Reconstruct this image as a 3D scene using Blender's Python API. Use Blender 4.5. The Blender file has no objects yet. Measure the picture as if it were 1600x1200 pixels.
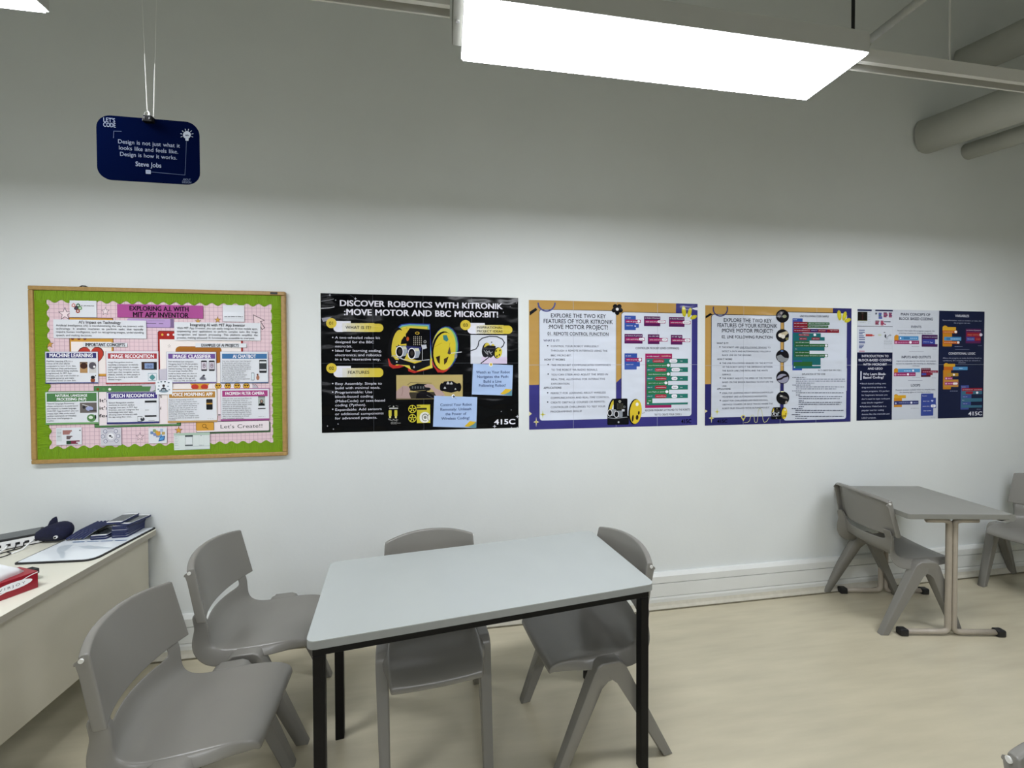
import bpy, bmesh, math, random
from mathutils import Vector, Matrix
random.seed(7)
C = bpy.context.scene.collection
SC = bpy.context.scene
PI = math.pi

# ------------------------------------------------------------------ camera
FPX, CY = 646.2135, 584.4675          # focal length and principal row, for a 1600 x 1200 frame
YAW, PITCH, ROLL = math.radians(9.18657), math.radians(0.89463), math.radians(0.18103)
CAM_D, CAM_H = 2.43799, 1.53173       # distance from the back wall, height above the floor
cam = bpy.data.cameras.new('camera')
cam.sensor_fit = 'HORIZONTAL'; cam.sensor_width = 36.0
cam.lens = FPX / 1600 * 36.0
cam.shift_y = -(600 - CY) / 1600
cam.clip_start = 0.02
cam_o = bpy.data.objects.new('camera', cam); C.objects.link(cam_o)
cam_o.matrix_world = (Matrix.Translation((0, -CAM_D, CAM_H)) @ Matrix.Rotation(-YAW, 4, 'Z')
                      @ Matrix.Rotation(PI / 2 - PITCH, 4, 'X') @ Matrix.Rotation(-ROLL, 4, 'Z'))
SC.camera = cam_o

# ------------------------------------------------------------------ world, light level, exposure
w = bpy.data.worlds.new('world'); SC.world = w; w.use_nodes = True
w.node_tree.nodes['Background'].inputs[0].default_value = (0.6, 0.65, 0.7, 1)
w.node_tree.nodes['Background'].inputs[1].default_value = 0.05
LAMP_POWER = 39.0                     # emission of the lamp diffusers, the only light in the room
LAMP_TINT = (0.945, 0.972, 1.035)
SC.view_settings.view_transform = 'Standard'
SC.view_settings.look = 'None'
SC.view_settings.gamma = 1.0
SC.view_settings.use_curve_mapping = False
SC.view_settings.exposure = 0.0
SC.cycles.max_bounces = 10
SC.cycles.diffuse_bounces = 6
SC.cycles.sample_clamp_indirect = 4.0
SC.cycles.use_denoising = True

# ------------------------------------------------------------------ helpers
def ray(px, py, axis, val):
    """point where the sight line of photo pixel (px,py) meets the plane axis=val"""
    X = (px - 800) / FPX; Z = -(py - CY) / FPX; Y = 1.0
    c, s = math.cos(ROLL), math.sin(ROLL); X, Z = c * X + s * Z, -s * X + c * Z
    c, s = math.cos(PITCH), math.sin(PITCH); Y, Z = c * Y + s * Z, -s * Y + c * Z
    c, s = math.cos(YAW), math.sin(YAW); X, Y = c * X + s * Y, -s * X + c * Y
    d = (X, Y, Z); o = (0, -CAM_D, CAM_H)
    t = (val - o[axis]) / d[axis]
    return Vector((o[0] + t * X, o[1] + t * Y, o[2] + t * Z))

def lin(c):
    if isinstance(c, str):
        c = [int(c[i:i + 2], 16) / 255 for i in (0, 2, 4)]
    return tuple(((v / 12.92) if v <= 0.04045 else ((v + 0.055) / 1.055) ** 2.4) for v in c)

def mat(name, col, rough=0.5, metal=0.0, noise=0.0, nscale=8.0, bump=0.0, bscale=60.0, spec=0.5, stretch=None, coat=0.0):
    m = bpy.data.materials.new(name); m.use_nodes = True
    nt = m.node_tree; b = nt.nodes['Principled BSDF']
    col = lin(col)
    b.inputs['Base Color'].default_value = (*col, 1)
    b.inputs['Roughness'].default_value = rough
    b.inputs['Metallic'].default_value = metal
    b.inputs['Specular IOR Level'].default_value = spec
    if coat: b.inputs['Coat Weight'].default_value = coat
    tc = nt.nodes.new('ShaderNodeTexCoord')
    src = tc.outputs['Object']
    if stretch:
        mp = nt.nodes.new('ShaderNodeMapping'); mp.inputs['Scale'].default_value = stretch
        mp.inputs['Rotation'].default_value = (0, 0, 0.12)
        nt.links.new(src, mp.inputs[0]); src = mp.outputs[0]
    n = nt.nodes.new('ShaderNodeTexNoise'); n.inputs['Scale'].default_value = nscale; n.inputs['Detail'].default_value = 5
    nt.links.new(src, n.inputs['Vector'])
    r = nt.nodes.new('ShaderNodeValToRGB')
    lo = 1 - noise; hi = 1 + noise * 0.6
    r.color_ramp.elements[0].position = 0.3; r.color_ramp.elements[1].position = 0.72
    r.color_ramp.elements[0].color = (col[0] * lo, col[1] * lo, col[2] * lo, 1)
    r.color_ramp.elements[1].color = (min(1, col[0] * hi), min(1, col[1] * hi), min(1, col[2] * hi), 1)
    nt.links.new(n.outputs['Fac'], r.inputs[0]); nt.links.new(r.outputs[0], b.inputs['Base Color'])
    if bump:
        n2 = nt.nodes.new('ShaderNodeTexNoise'); n2.inputs['Scale'].default_value = bscale; n2.inputs['Detail'].default_value = 3
        nt.links.new(tc.outputs['Object'], n2.inputs['Vector'])
        bp = nt.nodes.new('ShaderNodeBump'); bp.inputs['Strength'].default_value = bump; bp.inputs['Distance'].default_value = 0.01
        nt.links.new(n2.outputs['Fac'], bp.inputs['Height']); nt.links.new(bp.outputs[0], b.inputs['Normal'])
    return m

def print_mat(name, rough, wave=0.0):
    """printed paper: ink colour per face, laminate gloss, gentle waviness of the sheet"""
    m = bpy.data.materials.new(name); m.use_nodes = True
    nt = m.node_tree; b = nt.nodes['Principled BSDF']
    a = nt.nodes.new('ShaderNodeVertexColor'); a.layer_name = 'ink'
    nt.links.new(a.outputs[0], b.inputs['Base Color'])
    b.inputs['Roughness'].default_value = rough
    b.inputs['Specular IOR Level'].default_value = 0.12 if rough < .4 else (0.2 if rough < .7 else 0.0)
    if wave:
        tc = nt.nodes.new('ShaderNodeTexCoord')
        mp = nt.nodes.new('ShaderNodeMapping'); mp.inputs['Scale'].default_value = (1, 1, 2.2)
        n = nt.nodes.new('ShaderNodeTexNoise'); n.inputs['Scale'].default_value = 3.5; n.inputs['Detail'].default_value = 1.5
        bp = nt.nodes.new('ShaderNodeBump'); bp.inputs['Strength'].default_value = wave; bp.inputs['Distance'].default_value = 0.03
        nt.links.new(tc.outputs['Object'], mp.inputs[0]); nt.links.new(mp.outputs[0], n.inputs['Vector'])
        nt.links.new(n.outputs['Fac'], bp.inputs['Height']); nt.links.new(bp.outputs[0], b.inputs['Normal'])
    return m

def tag(o, label=None, cat=None, group=None, kind=None):
    if label: o['label'] = label
    if cat: o['category'] = cat
    if group: o['group'] = group
    if kind: o['kind'] = kind
    return o

def empty(name, loc, rz=0.0):
    o = bpy.data.objects.new(name, None); C.objects.link(o)
    o.empty_display_size = 0.05
    o.location = loc; o.rotation_euler = (0, 0, rz)
    return o

def obj(name, bm, m, parent=None, smooth=False, loc=None):
    me = bpy.data.meshes.new(name)
    bmesh.ops.recalc_face_normals(bm, faces=bm.faces)
    bm.to_mesh(me); bm.free()
    for mm in (m if isinstance(m, (list, tuple)) else [m]): me.materials.append(mm)
    if smooth:
        for p in me.polygons: p.use_smooth = True
    o = bpy.data.objects.new(name, me); C.objects.link(o)
    if parent: o.parent = parent
    if loc: o.location = loc
    return o

def box(bm, lo, hi, bev=0.0, seg=2, mi=0):
    vs = [bm.verts.new((x, y, z)) for x in (lo[0], hi[0]) for y in (lo[1], hi[1]) for z in (lo[2], hi[2])]
    F = [(0, 1, 3, 2), (4, 6, 7, 5), (0, 4, 5, 1), (2, 3, 7, 6), (0, 2, 6, 4), (1, 5, 7, 3)]
    fs = [bm.faces.new([vs[i] for i in f]) for f in F]
    for f in fs: f.material_index = mi
    if bev:
        es = list({e for f in fs for e in f.edges})
        r = bmesh.ops.bevel(bm, geom=es, offset=bev, segments=seg, affect='EDGES', profile=0.5)
        for f in r['faces']: f.material_index = mi
    return fs

def prism(bm, poly, z0, z1, axis='z', bev=0.0, mi=0, top_scale=None):
    """extrude a 2D outline; axis z: (x,y) outline, axis y: (x,z) outline, axis x: (y,z) outline"""
    def P(a, b, c):
        return (a, b, c) if axis == 'z' else ((a, c, b) if axis == 'y' else (c, a, b))
    a = [bm.verts.new(P(x, y, z0)) for x, y in poly]; b = [bm.verts.new(P(x, y, z1)) for x, y in poly]
    fs = [bm.faces.new(a[::-1]), bm.faces.new(b)]
    n = len(poly)
    for i in range(n): fs.append(bm.faces.new((a[i], a[(i + 1) % n], b[(i + 1) % n], b[i])))
    for f in fs: f.material_index = mi
    if bev:
        es = list({e for f in fs[:2] for e in f.edges})
        r = bmesh.ops.bevel(bm, geom=es, offset=bev, segments=2, affect='EDGES', profile=0.5)
        for f in r['faces']: f.material_index = mi
    return fs

def rrect_pts(x0, y0, x1, y1, r, n=5):
    pts = []
    for cx, cy, a0 in ((x1 - r, y1 - r, 0), (x0 + r, y1 - r, 90), (x0 + r, y0 + r, 180), (x1 - r, y0 + r, 270)):
        for i in range(n + 1):
            a = math.radians(a0 + 90 * i / n); pts.append((cx + r * math.cos(a), cy + r * math.sin(a)))
    return pts

def tube(bm, pts, r, n=10, caps=True, mi=0):
    pts = [Vector(p) for p in pts]; rings = []
    rr = r if isinstance(r, (list, tuple)) else [r] * len(pts)
    up = None
    for i, p in enumerate(pts):
        d = (pts[min(i + 1, len(pts) - 1)] - pts[max(i - 1, 0)]).normalized()
        if up is None:
            up = Vector((0, 0, 1)) if abs(d.z) < 0.9 else Vector((1, 0, 0))
        s = d.cross(up).normalized(); up = s.cross(d).normalized()
        rings.append([bm.verts.new(p + (s * math.cos(2 * PI * k / n) + up * math.sin(2 * PI * k / n)) * rr[i]) for k in range(n)])
    for a, b in zip(rings, rings[1:]):
        for k in range(n):
            f = bm.faces.new((a[k], a[(k + 1) % n], b[(k + 1) % n], b[k])); f.material_index = mi
    if caps:
        bm.faces.new(rings[0][::-1]).material_index = mi; bm.faces.new(rings[-1]).material_index = mi

def arc(pts, r, n=6):
    """round the corners of a polyline"""
    P = [Vector(p) for p in pts]; out = [P[0]]
    for a, b, c in zip(P, P[1:], P[2:]):
        u = (a - b).normalized(); v = (c - b).normalized()
        ang = u.angle(v); t = min(r / math.tan(ang / 2), (a - b).length * 0.49, (c - b).length * 0.49)
        s, e = b + u * t, b + v * t
        for i in range(n + 1):
            f = i / n; out.append(s * (1 - f) ** 2 + b * 2 * f * (1 - f) + e * f * f)
    out.append(P[-1]); return out

def copy_tree(o, parent=None):
    c = o.copy(); C.objects.link(c)
    if parent: c.parent = parent
    for ch in list(o.children):
        copy_tree(ch, c)
    return c

# ------------------------------------------------------------------ lettering: glyph outlines of the built-in font
CH = ''.join(chr(i) for i in range(33, 127))
GL = {}
def load_glyphs():
    obs = []
    for bold, off in ((0, 0.0), (1, 0.011), (2, 0.024)):
        for ch in CH:
            for body in (ch, '|' + ch + '|'):
                cu = bpy.data.curves.new('glyph', 'FONT'); cu.body = body; cu.size = 1.0
                cu.resolution_u = 3; cu.offset = off; cu.fill_mode = 'FRONT'
                o = bpy.data.objects.new('glyph', cu); C.objects.link(o); obs.append((bold, ch, body, o))
        cu = bpy.data.curves.new('glyph', 'FONT'); cu.body = '||'; cu.size = 1.0; cu.offset = off
        o = bpy.data.objects.new('glyph', cu); C.objects.link(o); obs.append((bold, '', '||', o))
    dg = bpy.context.evaluated_depsgraph_get(); dg.update()
    wid = {}
    for bold, ch, body, o in obs:
        ev = o.evaluated_get(dg); me = ev.to_mesh()
        xs = [v.co.x for v in me.vertices]
        if len(body) == 1:
            GL[(bold, ch)] = [[(v.co.x, v.co.y) for v in me.vertices], [tuple(p.vertices) for p in me.polygons], 0]
        else:
            wid[(bold, ch, body)] = max(xs) - min(xs)
        ev.to_mesh_clear()
    for bold in (0, 1, 2):
        for ch in CH:
            GL[(bold, ch)][2] = wid[(bold, ch, '|' + ch + '|')] - wid[(bold, '', '||')]
        GL[(bold, ' ')] = [[], [], 0.32]
    for bold, ch, body, o in obs:
        cu = o.data; bpy.data.objects.remove(o); bpy.data.curves.remove(cu)
load_glyphs()
CAPH = max(y for x, y in GL[(0, 'H')][0])

class Sheet:
    """a printed sheet: flat inked shapes and lettering laid on one thin sheet of paper, all one mesh.
    Points come as (x, z) on the wall, read through the crop map self.m"""
    STEP = 0.00024
    def __init__(self, plane):
        self.n = 0; self.plane = plane; self.bm = bmesh.new(); self.ink = []; self.m = lambda x, y: (x, y)
    def crop(self, x0, y0, k):
        def f(zx, zy):
            p = ray(x0 + zx * k, y0 + zy * k, 1, self.plane); return (p.x, p.z)
        self.m = f; return self
    def face(self, pts, col, L):
        self.n += 1; L = L + (self.n % 23) * .008     # later shapes lie a hair above earlier ones
        vs = [self.bm.verts.new((x, self.plane - L * self.STEP, z)) for x, z in pts]
        try: f = self.bm.faces.new(vs)
        except ValueError: return
        f.normal_update()
        if f.normal.y > 0: f.normal_flip()
        self.ink.append((f, lin(col)))
    def base(self, x0, y0, x1, y1, col, t=0.0008):
        (a, b), (c, d) = self.m(x0, y0), self.m(x1, y1)
        self.base_w(a, d, c, b, col, t)
    def base_w(self, a, d, c, b, col, t=0.0008, pts=None):
        p = pts or [(a, d), (c, d), (c, b), (a, b)]
        fs = prism(self.bm, p, self.plane, self.plane + t, 'y')
        for f in fs: self.ink.append((f, lin(col)))
    def rect(self, x0, y0, x1, y1, col, L=1):
        (a, b), (c, d) = self.m(x0, y0), self.m(x1, y1)
        self.face([(a, d), (c, d), (c, b), (a, b)], col, L)
    def rr(self, x0, y0, x1, y1, r, col, L=1):
        (a, b), (c, d) = self.m(x0, y0), self.m(x1, y1)
        k = abs(c - a) / abs(x1 - x0)
        self.face(rrect_pts(a, d, c, b, min(r * k, abs(c - a) * .499, abs(b - d) * .499)), col, L)
    def frame(self, x0, y0, x1, y1, wd, col, L=1):
        self.rect(x0, y0, x1, y0 + wd, col, L); self.rect(x0, y1 - wd, x1, y1, col, L)
        self.rect(x0, y0, x0 + wd, y1, col, L); self.rect(x1 - wd, y0, x1, y1, col, L)
    def ell(self, cx, cy, rx, ry, col, L=1, rot=0, n=22):
        c, s = math.cos(rot), math.sin(rot)
        P = []
        for i in range(n):
            a = 2 * PI * i / n; u, v = rx * math.cos(a), ry * math.sin(a)
            P.append(self.m(cx + c * u - s * v, cy + s * u + c * v))
        self.face(P, col, L)
    def ring(self, cx, cy, rx, ry, wd, col, L=1, a0=0, a1=360, n=28):
        pr = None
        for i in range(n + 1):
            a = math.radians(a0 + (a1 - a0) * i / n)
            q = (self.m(cx + rx * math.cos(a), cy + ry * math.sin(a)), self.m(cx + (rx - wd) * math.cos(a), cy + (ry - wd) * math.sin(a)))
            if pr: self.face([pr[0], q[0], q[1], pr[1]], col, L)
            pr = q
    def poly(self, pts, col, L=1): self.face([self.m(*p) for p in pts], col, L)
    def line(self, pts, wd, col, L=1):
        for (x0, y0), (x1, y1) in zip(pts, pts[1:]):
            dx, dy = x1 - x0, y1 - y0; l = math.hypot(dx, dy) or 1
            nx, ny = -dy / l * wd / 2, dx / l * wd / 2
            ex, ey = dx / l * wd * .3, dy / l * wd * .3
            self.poly([(x0 + nx - ex, y0 + ny - ey), (x1 + nx + ex, y1 + ny + ey), (x1 - nx + ex, y1 - ny + ey), (x0 - nx - ex, y0 - ny - ey)], col, L)
    def star(self, cx, cy, r, col, L=1, n=5, inner=0.42, rot=-90, ry=None):
        P = []
        for i in range(2 * n):
            q = r if i % 2 == 0 else r * inner
            a = math.radians(rot + 180 * i / n)
            P.append((cx + q * math.cos(a), cy + q * math.sin(a) * ((ry or r) / r)))
        self.poly(P, col, L)
    def ostar(self, cx, cy, r, fill, edge, L=1, **k):
        self.star(cx, cy, r, edge, L, **k); self.star(cx, cy, r * .8, fill, L + 1, **k)
    def heart(self, cx, cy, r, col, L=1):
        P = []
        for i in range(26):
            t = 2 * PI * i / 26
            P.append((cx + r * math.sin(t) ** 3, cy - r / 16 * (13 * math.cos(t) - 5 * math.cos(2 * t) - 2 * math.cos(3 * t) - math.cos(4 * t))))
        self.poly(P, col, L)
    def width(self, s, bold): return sum(GL[(bold, c)][2] for c in s)
    def put(self, s, x, z, sx, sz, col, bold, L):
        self.n += 1; L = L + (self.n % 23) * .008
        y = self.plane - L * self.STEP; col = lin(col)
        for c in s:
            adv = GL[(bold, c)][2]
            V, F, _ = GL[(0 if c in 'MNW' else min(bold, 1), c)]
            for q in {0: (0,), 1: ((0,) if c not in 'MNW' else (-.011, .011)), 2: ((-.016, .016) if c not in 'MNW' else (-.03, 0, .03))}[bold]:
                if c in 'il.,:;!\'' and bold == 2: q *= .6
                vs = [self.bm.verts.new((x + (vx + q) * sx, y + (q * .0004), z + vy * sz)) for vx, vy in V]
                for f in F:
                    try: nf = self.bm.faces.new([vs[i] for i in f])
                    except ValueError: continue
                    self.ink.append((nf, col))
            x += adv * sx
    def t(self, s, x0, x1, yt, yb, col, bold=1, L=5):
        """one line fitted to the width x0..x1, capitals between rows yt and yb"""
        xm = (x0 + x1) / 2
        xa = self.m(x0, yb)[0]; xb = self.m(x1, yb)[0]; za = self.m(xm, yb)[1]; zb = self.m(xm, yt)[1]
        sz = (zb - za) / CAPH; sx = (xb - xa) / self.width(s, bold)
        self.put(s, xa, za, sx, sz, col, bold, L)
    def p(self, lines, x0, x1, yt, cap, pitch, col, bold=0, al='l', L=5):
        """several lines; the widest spans x0..x1"""
        wm = max(self.width(s, bold) for s in lines)
        for i, s in enumerate(lines):
            f = self.width(s, bold) / wm * (x1 - x0)
            a = x0 if al == 'l' else ((x0 + x1 - f) / 2 if al == 'c' else x1 - f)
            if s: self.t(s, a, a + f, yt + i * pitch, yt + i * pitch + cap, col, bold, L)
    def dash(self, x0, x1, y, h, col, L=5, wl=(14, 46), gap=8):
        """a line too small to read: word-long strokes"""
        x = x0
        while x < x1:
            e = min(x1, x + random.uniform(*wl)); self.rect(x, y, e, y + h, col, L); x = e + gap
    def build(self, name, m, parent=None):
        cl = self.bm.loops.layers.float_color.new('ink')
        for f, c in self.ink:
            if f.is_valid:
                for lp in f.loops: lp[cl] = (*c, 1)
        bmv = self.bm.verts
        xs = [v.co.x for v in bmv]; zs = [v.co.z for v in bmv]
        o = Vector(((min(xs) + max(xs)) / 2, self.plane, (min(zs) + max(zs)) / 2))
        for v in bmv: v.co -= o
        me = bpy.data.meshes.new(name); self.bm.to_mesh(me); self.bm.free()
        me.materials.append(m)
        ob = bpy.data.objects.new(name, me); C.objects.link(ob); ob.location = o
        if parent:
            ob.parent = parent; ob.location = o - parent.location
        return ob
# ------------------------------------------------------------------ materials
M_WALL = mat('white_wall_paint', 'd9dddb', 0.55, noise=0.02, nscale=3.0, bump=0.05, bscale=40)
M_CEIL = mat('ceiling_paint', 'a5a6a0', 0.8, noise=0.03)
M_FLOOR = mat('beige_vinyl_floor', 'bbb39b', 0.24, noise=0.09, nscale=3.2, stretch=(0.8, 5.0, 1), spec=0.5)
M_TRUNK = mat('white_trunking', 'dadcd8', 0.38, noise=0.03, nscale=5)
M_SKIRT = mat('stained_skirting', 'c9c5b6', 0.5, noise=0.08, nscale=30)
M_DIRT = mat('dirty_floor_seam', '746e5a', 0.7, noise=0.3, nscale=25)
M_CHAIR = mat('grey_moulded_plastic', '7a7871', 0.26, noise=0.03, nscale=6, bump=0.02, bscale=300)
M_HOLE = mat('pale_hole_disc', 'd8d8d2', 0.5)
M_TOP = mat('pale_grey_laminate', 'a5aaa7', 0.36, noise=0.03, nscale=5)
M_EDGE = mat('grey_table_edge', '8b8e8c', 0.5, noise=0.05, nscale=20)
M_BLACK = mat('black_painted_steel', '070708', 0.5, noise=0.1, spec=.2)
M_RUBBER = mat('black_plastic', '0e0e10', 0.5, noise=0.1)
M_TOP2 = mat('grey_brown_laminate', '81817a', 0.42, noise=0.04, nscale=8)
M_TUBE = mat('beige_painted_tube', 'a39a8b', 0.35, noise=0.06, nscale=20)
M_DESK = mat('cream_laminate', 'dad8c8', 0.4, noise=0.02)
M_DESKEDGE = mat('taupe_edge_band', '9d988a', 0.5)
M_DESKP = mat('cream_desk_panel', 'bfbaa8', 0.5, noise=0.03, bump=0.02, bscale=200)
M_LAMPBODY = mat('white_lamp_housing', 'b8bab6', 0.45, noise=0.02)
M_RAIL = mat('galvanised_rail', 'c6c6c0', 0.5, noise=0.04)
M_BRACKET = mat('grey_bracket_steel', '77776f', 0.5, noise=0.05)
M_PIPE = mat('painted_pipe', 'b9bab2', 0.6, noise=0.03)
M_WOOD = mat('oak_frame', 'a8864e', 0.45, noise=0.16, nscale=5, stretch=(14, 3, 14))
M_GREEN = mat('lime_corrugated_card', '7aa704', 0.6, noise=0.06, nscale=12)
M_NAVY = mat('navy_case', '1b2550', 0.42, noise=0.1, nscale=20)
M_SCREEN = mat('dark_glass_screen', '3a3f42', 0.12, noise=0.03)
M_WHITEP = mat('white_plastic', 'e6e7e6', 0.4, noise=0.02)
M_PLUSH = mat('navy_plush', '0d1130', 0.9, noise=0.25, nscale=80, bump=0.3, bscale=300)
M_RED = mat('red_card', '8d0f22', 0.35, noise=0.05)
M_TISSUE = mat('white_tissue', 'eceeef', 0.8, noise=0.02)
M_STRING = mat('white_string', 'f4f4ee', 0.5)
M_STEEL = mat('bright_steel_wire', 'd2d2d2', 0.3, 0.8)
M_MATW = mat('white_board_mat', 'e3e9ec', 0.12, noise=0.01)
M_BOXGREEN = mat('green_card', '5c9a58', 0.5)
_nt = M_WALL.node_tree; _b = _nt.nodes['Principled BSDF']; _src = _b.inputs['Base Color'].links[0].from_socket
_tc = _nt.nodes.new('ShaderNodeTexCoord'); _mp = _nt.nodes.new('ShaderNodeMapping'); _mp.inputs['Scale'].default_value = (1, 1, 1.6); _mp.inputs['Rotation'].default_value = (0, .5, 0)
_n = _nt.nodes.new('ShaderNodeTexNoise'); _n.inputs['Scale'].default_value = 9; _n.inputs['Detail'].default_value = 9; _n.inputs['Roughness'].default_value = .7
_r = _nt.nodes.new('ShaderNodeMapRange'); _r.inputs['From Min'].default_value = .70; _r.inputs['From Max'].default_value = .78; _r.inputs['To Max'].default_value = .30
_mx = _nt.nodes.new('ShaderNodeMix'); _mx.data_type = 'RGBA'; _mx.inputs['B'].default_value = (.33, .33, .31, 1)   # faint scuff marks
_nt.links.new(_tc.outputs['Object'], _mp.inputs[0]); _nt.links.new(_mp.outputs[0], _n.inputs['Vector']); _nt.links.new(_n.outputs['Fac'], _r.inputs['Value'])
_nt.links.new(_r.outputs[0], _mx.inputs['Factor']); _nt.links.new(_src, _mx.inputs['A']); _nt.links.new(_mx.outputs['Result'], _b.inputs['Base Color'])
P_GLOSS = print_mat('glossy_laminated_print', 0.15, 0.9)
P_MATT = print_mat('printed_paper', 0.5)
P_SATIN = print_mat('satin_print', 0.33, 0.15)
P_DULL = print_mat('dull_print', 0.75)

M_GLOW = bpy.data.materials.new('lamp_diffuser'); M_GLOW.use_nodes = True
_nt = M_GLOW.node_tree; _nt.nodes.clear()
_o = _nt.nodes.new('ShaderNodeOutputMaterial'); _e = _nt.nodes.new('ShaderNodeEmission')
_e.inputs[0].default_value = (*LAMP_TINT, 1); _e.inputs[1].default_value = LAMP_POWER
_nt.links.new(_e.outputs[0], _o.inputs[0])

# ------------------------------------------------------------------ room shell
X0, X1, Y1, ZC = -3.3, 6.6, -6.6, 4.3
def struct(name, bm, m):
    return tag(obj(name, bm, m), kind='structure')
bm = bmesh.new(); box(bm, (X0 - .1, Y1 - .1, -.1), (X1 + .1, .1, 0)); struct('floor', bm, M_FLOOR)
bm = bmesh.new(); box(bm, (X0 - .1, Y1 - .1, ZC), (X1 + .1, .1, ZC + .1)); struct('ceiling', bm, M_CEIL)
bm = bmesh.new(); box(bm, (X0, 0, 0), (X1, .1, ZC)); struct('wall_back', bm, M_WALL)
bm = bmesh.new(); box(bm, (X0 - .1, Y1, 0), (X0, .1, ZC)); struct('wall_left', bm, M_WALL)
bm = bmesh.new(); box(bm, (X1, Y1, 0), (X1 + .1, .1, ZC)); struct('wall_right', bm, M_WALL)
bm = bmesh.new(); box(bm, (X0, Y1 - .1, 0), (X1, Y1, ZC)); struct('wall_front', bm, M_WALL)
# cable trunking above the skirting of the back wall
bm = bmesh.new()
prism(bm, [(0, .1675), (-.030, .1675), (-.030, .208), (-.018, .226), (0, .226)], X0, X1, 'x')
prism(bm, [(0, .0815), (-.030, .0815), (-.030, .1630), (0, .1630)], X0, X1, 'x')
prism(bm, [(0, .078), (0, .1665), (-.008, .1665), (-.008, .078)], X0, X1, 'x')
tb = struct('trim_1', bm, M_TRUNK)
bm = bmesh.new()
prism(bm, [(0, .045), (0, .078), (-.030, .078), (-.032, .066), (-.030, .045)], X0, X1, 'x')
struct('baseboard_back', bm, M_TRUNK)
bm = bmesh.new()
prism(bm, [(0, 0), (0, .045), (-.030, .045), (-.033, .025), (-.040, .009), (-.040, 0)], X0, X1, 'x', mi=0)
box(bm, (X0, -.044, 0), (X1, -.0405, .007), mi=1)
struct('trim_2', bm, [M_SKIRT, M_DIRT])

# ------------------------------------------------------------------ suspended lamps and their rails
LZ = 2.480                            # underside of the housings; the diffusers hang a little lower
def lamp(x, y, label, group=None):
    t = empty('linear_panel_lamp', (x, y, LZ))
    tag(t, label, 'ceiling lamp', group or 'suspended linear panel lamps')
    L, W = 1.205, .211                # the diffuser; the housing stands out 6 mm all round
    HL, HW = L / 2 + .006, W / 2 + .006
    bm = bmesh.new(); prism(bm, rrect_pts(-HL, -HW, HL, HW, .004, 2), 0, .062, 'z')
    obj('housing', bm, M_LAMPBODY, t)
    bm = bmesh.new(); box(bm, (-L / 2, -W / 2, -.0065), (L / 2, W / 2, -.0002))
    tag(obj('diffuser', bm, M_GLOW, t), 'glowing white diffuser panel')
    bm = bmesh.new(); box(bm, (-HL - .028, -W / 2, .001), (-HL, -W / 2 + .165, .080), .002)
    br = obj('end_bracket', bm, M_BRACKET, t)
    bm = bmesh.new(); tube(bm, [(-HL - .014, -W / 2 + .075, .0015), (-HL - .014, -W / 2 + .075, -.003)], .005, 10)
    obj('screw', bm, M_STEEL, br)
    bm = bmesh.new(); box(bm, (HL, -W / 2, .001), (HL + .008, -W / 2 + .13, .062), .002)
    obj('end_bracket', bm, M_LAMPBODY, t)
    for sx in (-1, 1):
        bm = bmesh.new(); tube(bm, [(sx * (L / 2 - .03), -.09, .06), (sx * (L / 2 - .03), -.09, ZC - LZ)], .0045, 8)
        obj('hanger_rod', bm, M_RUBBER, t)
    return t
ROWS = (-1.253, -4.05)  # second row is unseen, added for the light it gives the room
lamp(.662, ROWS[0], 'long white lit panel lamp seen whole, hanging above the pale table')
lamp(-1.640, ROWS[0], 'white lit panel lamp cut by the top left corner of the picture')
for r, xs in ((0, (2.964,)), (1, (-1.64, .662, 2.964))):
    for x in xs:
        if (r, x) == (0, 2.964):
            lamp(x, ROWS[0], 'lit panel lamp above the far right desk, just outside the view')
        else:
            lamp(x, ROWS[1], 'unseen lit panel lamp in the added row behind the viewer', 'unseen panel lamps in the added row behind the viewer')

def rail(x0, x1, label):
    t = empty('lamp_rail', ((x0 + x1) / 2, ROWS[0] - .047, LZ + .008))
    tag(t, label, 'lamp rail', 'metal rails linking the lamps')
    h = (x1 - x0) / 2
    bm = bmesh.new()
    prism(bm, [(-.021, 0), (-.009, 0), (-.009, .004), (-.017, .004), (-.017, .038), (.019, .038), (.019, .003), (.016, .003), (.016, 0), (.021, 0), (.021, .041), (-.021, .041)], -h, h, 'x')
    obj('channel', bm, M_RAIL, t)
    bm = bmesh.new()
    for x in ((-.15, .32) if x1 - x0 > .5 else (0,)): tube(bm, [(x, -.004, .041), (x, -.004, ZC - LZ - .008)], .003, 6)
    obj('hanger_wire', bm, M_RAIL, t)
rail(-1.015, .018, 'slotted metal rail left of the long lamp, running to the lamp in the corner')
rail(1.284, 2.318, 'slotted metal rail running right from the long lamp, in front of the pipes')

# conduit from the lamp end, towards the viewer
bm = bmesh.new()
tube(bm, [(1.395, -1.24, 2.615), (1.40, -4.0, 2.63)], .0125, 12)
tube(bm, [(1.395, -1.225, 2.612), (1.395, -1.25, 2.613)], .017, 12)
tag(obj('conduit', bm, M_PIPE, smooth=True), 'thin white conduit slanting up from the right end of the long lamp', 'conduit')
bm = bmesh.new()
tube(bm, arc([(1.275, -1.27, 2.535), (1.30, -1.25, 2.60), (1.345, -1.24, 2.565), (1.40, -1.235, 2.61)], .03), .004, 8)
tube(bm, arc([(1.275, -1.25, 2.535), (1.33, -1.23, 2.545), (1.37, -1.235, 2.60), (1.40, -1.235, 2.615)], .02), .004, 8)
tag(obj('lamp_flex', bm, M_WHITEP, smooth=True), 'short white flex looped between the long lamp and the conduit', 'cable')

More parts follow.
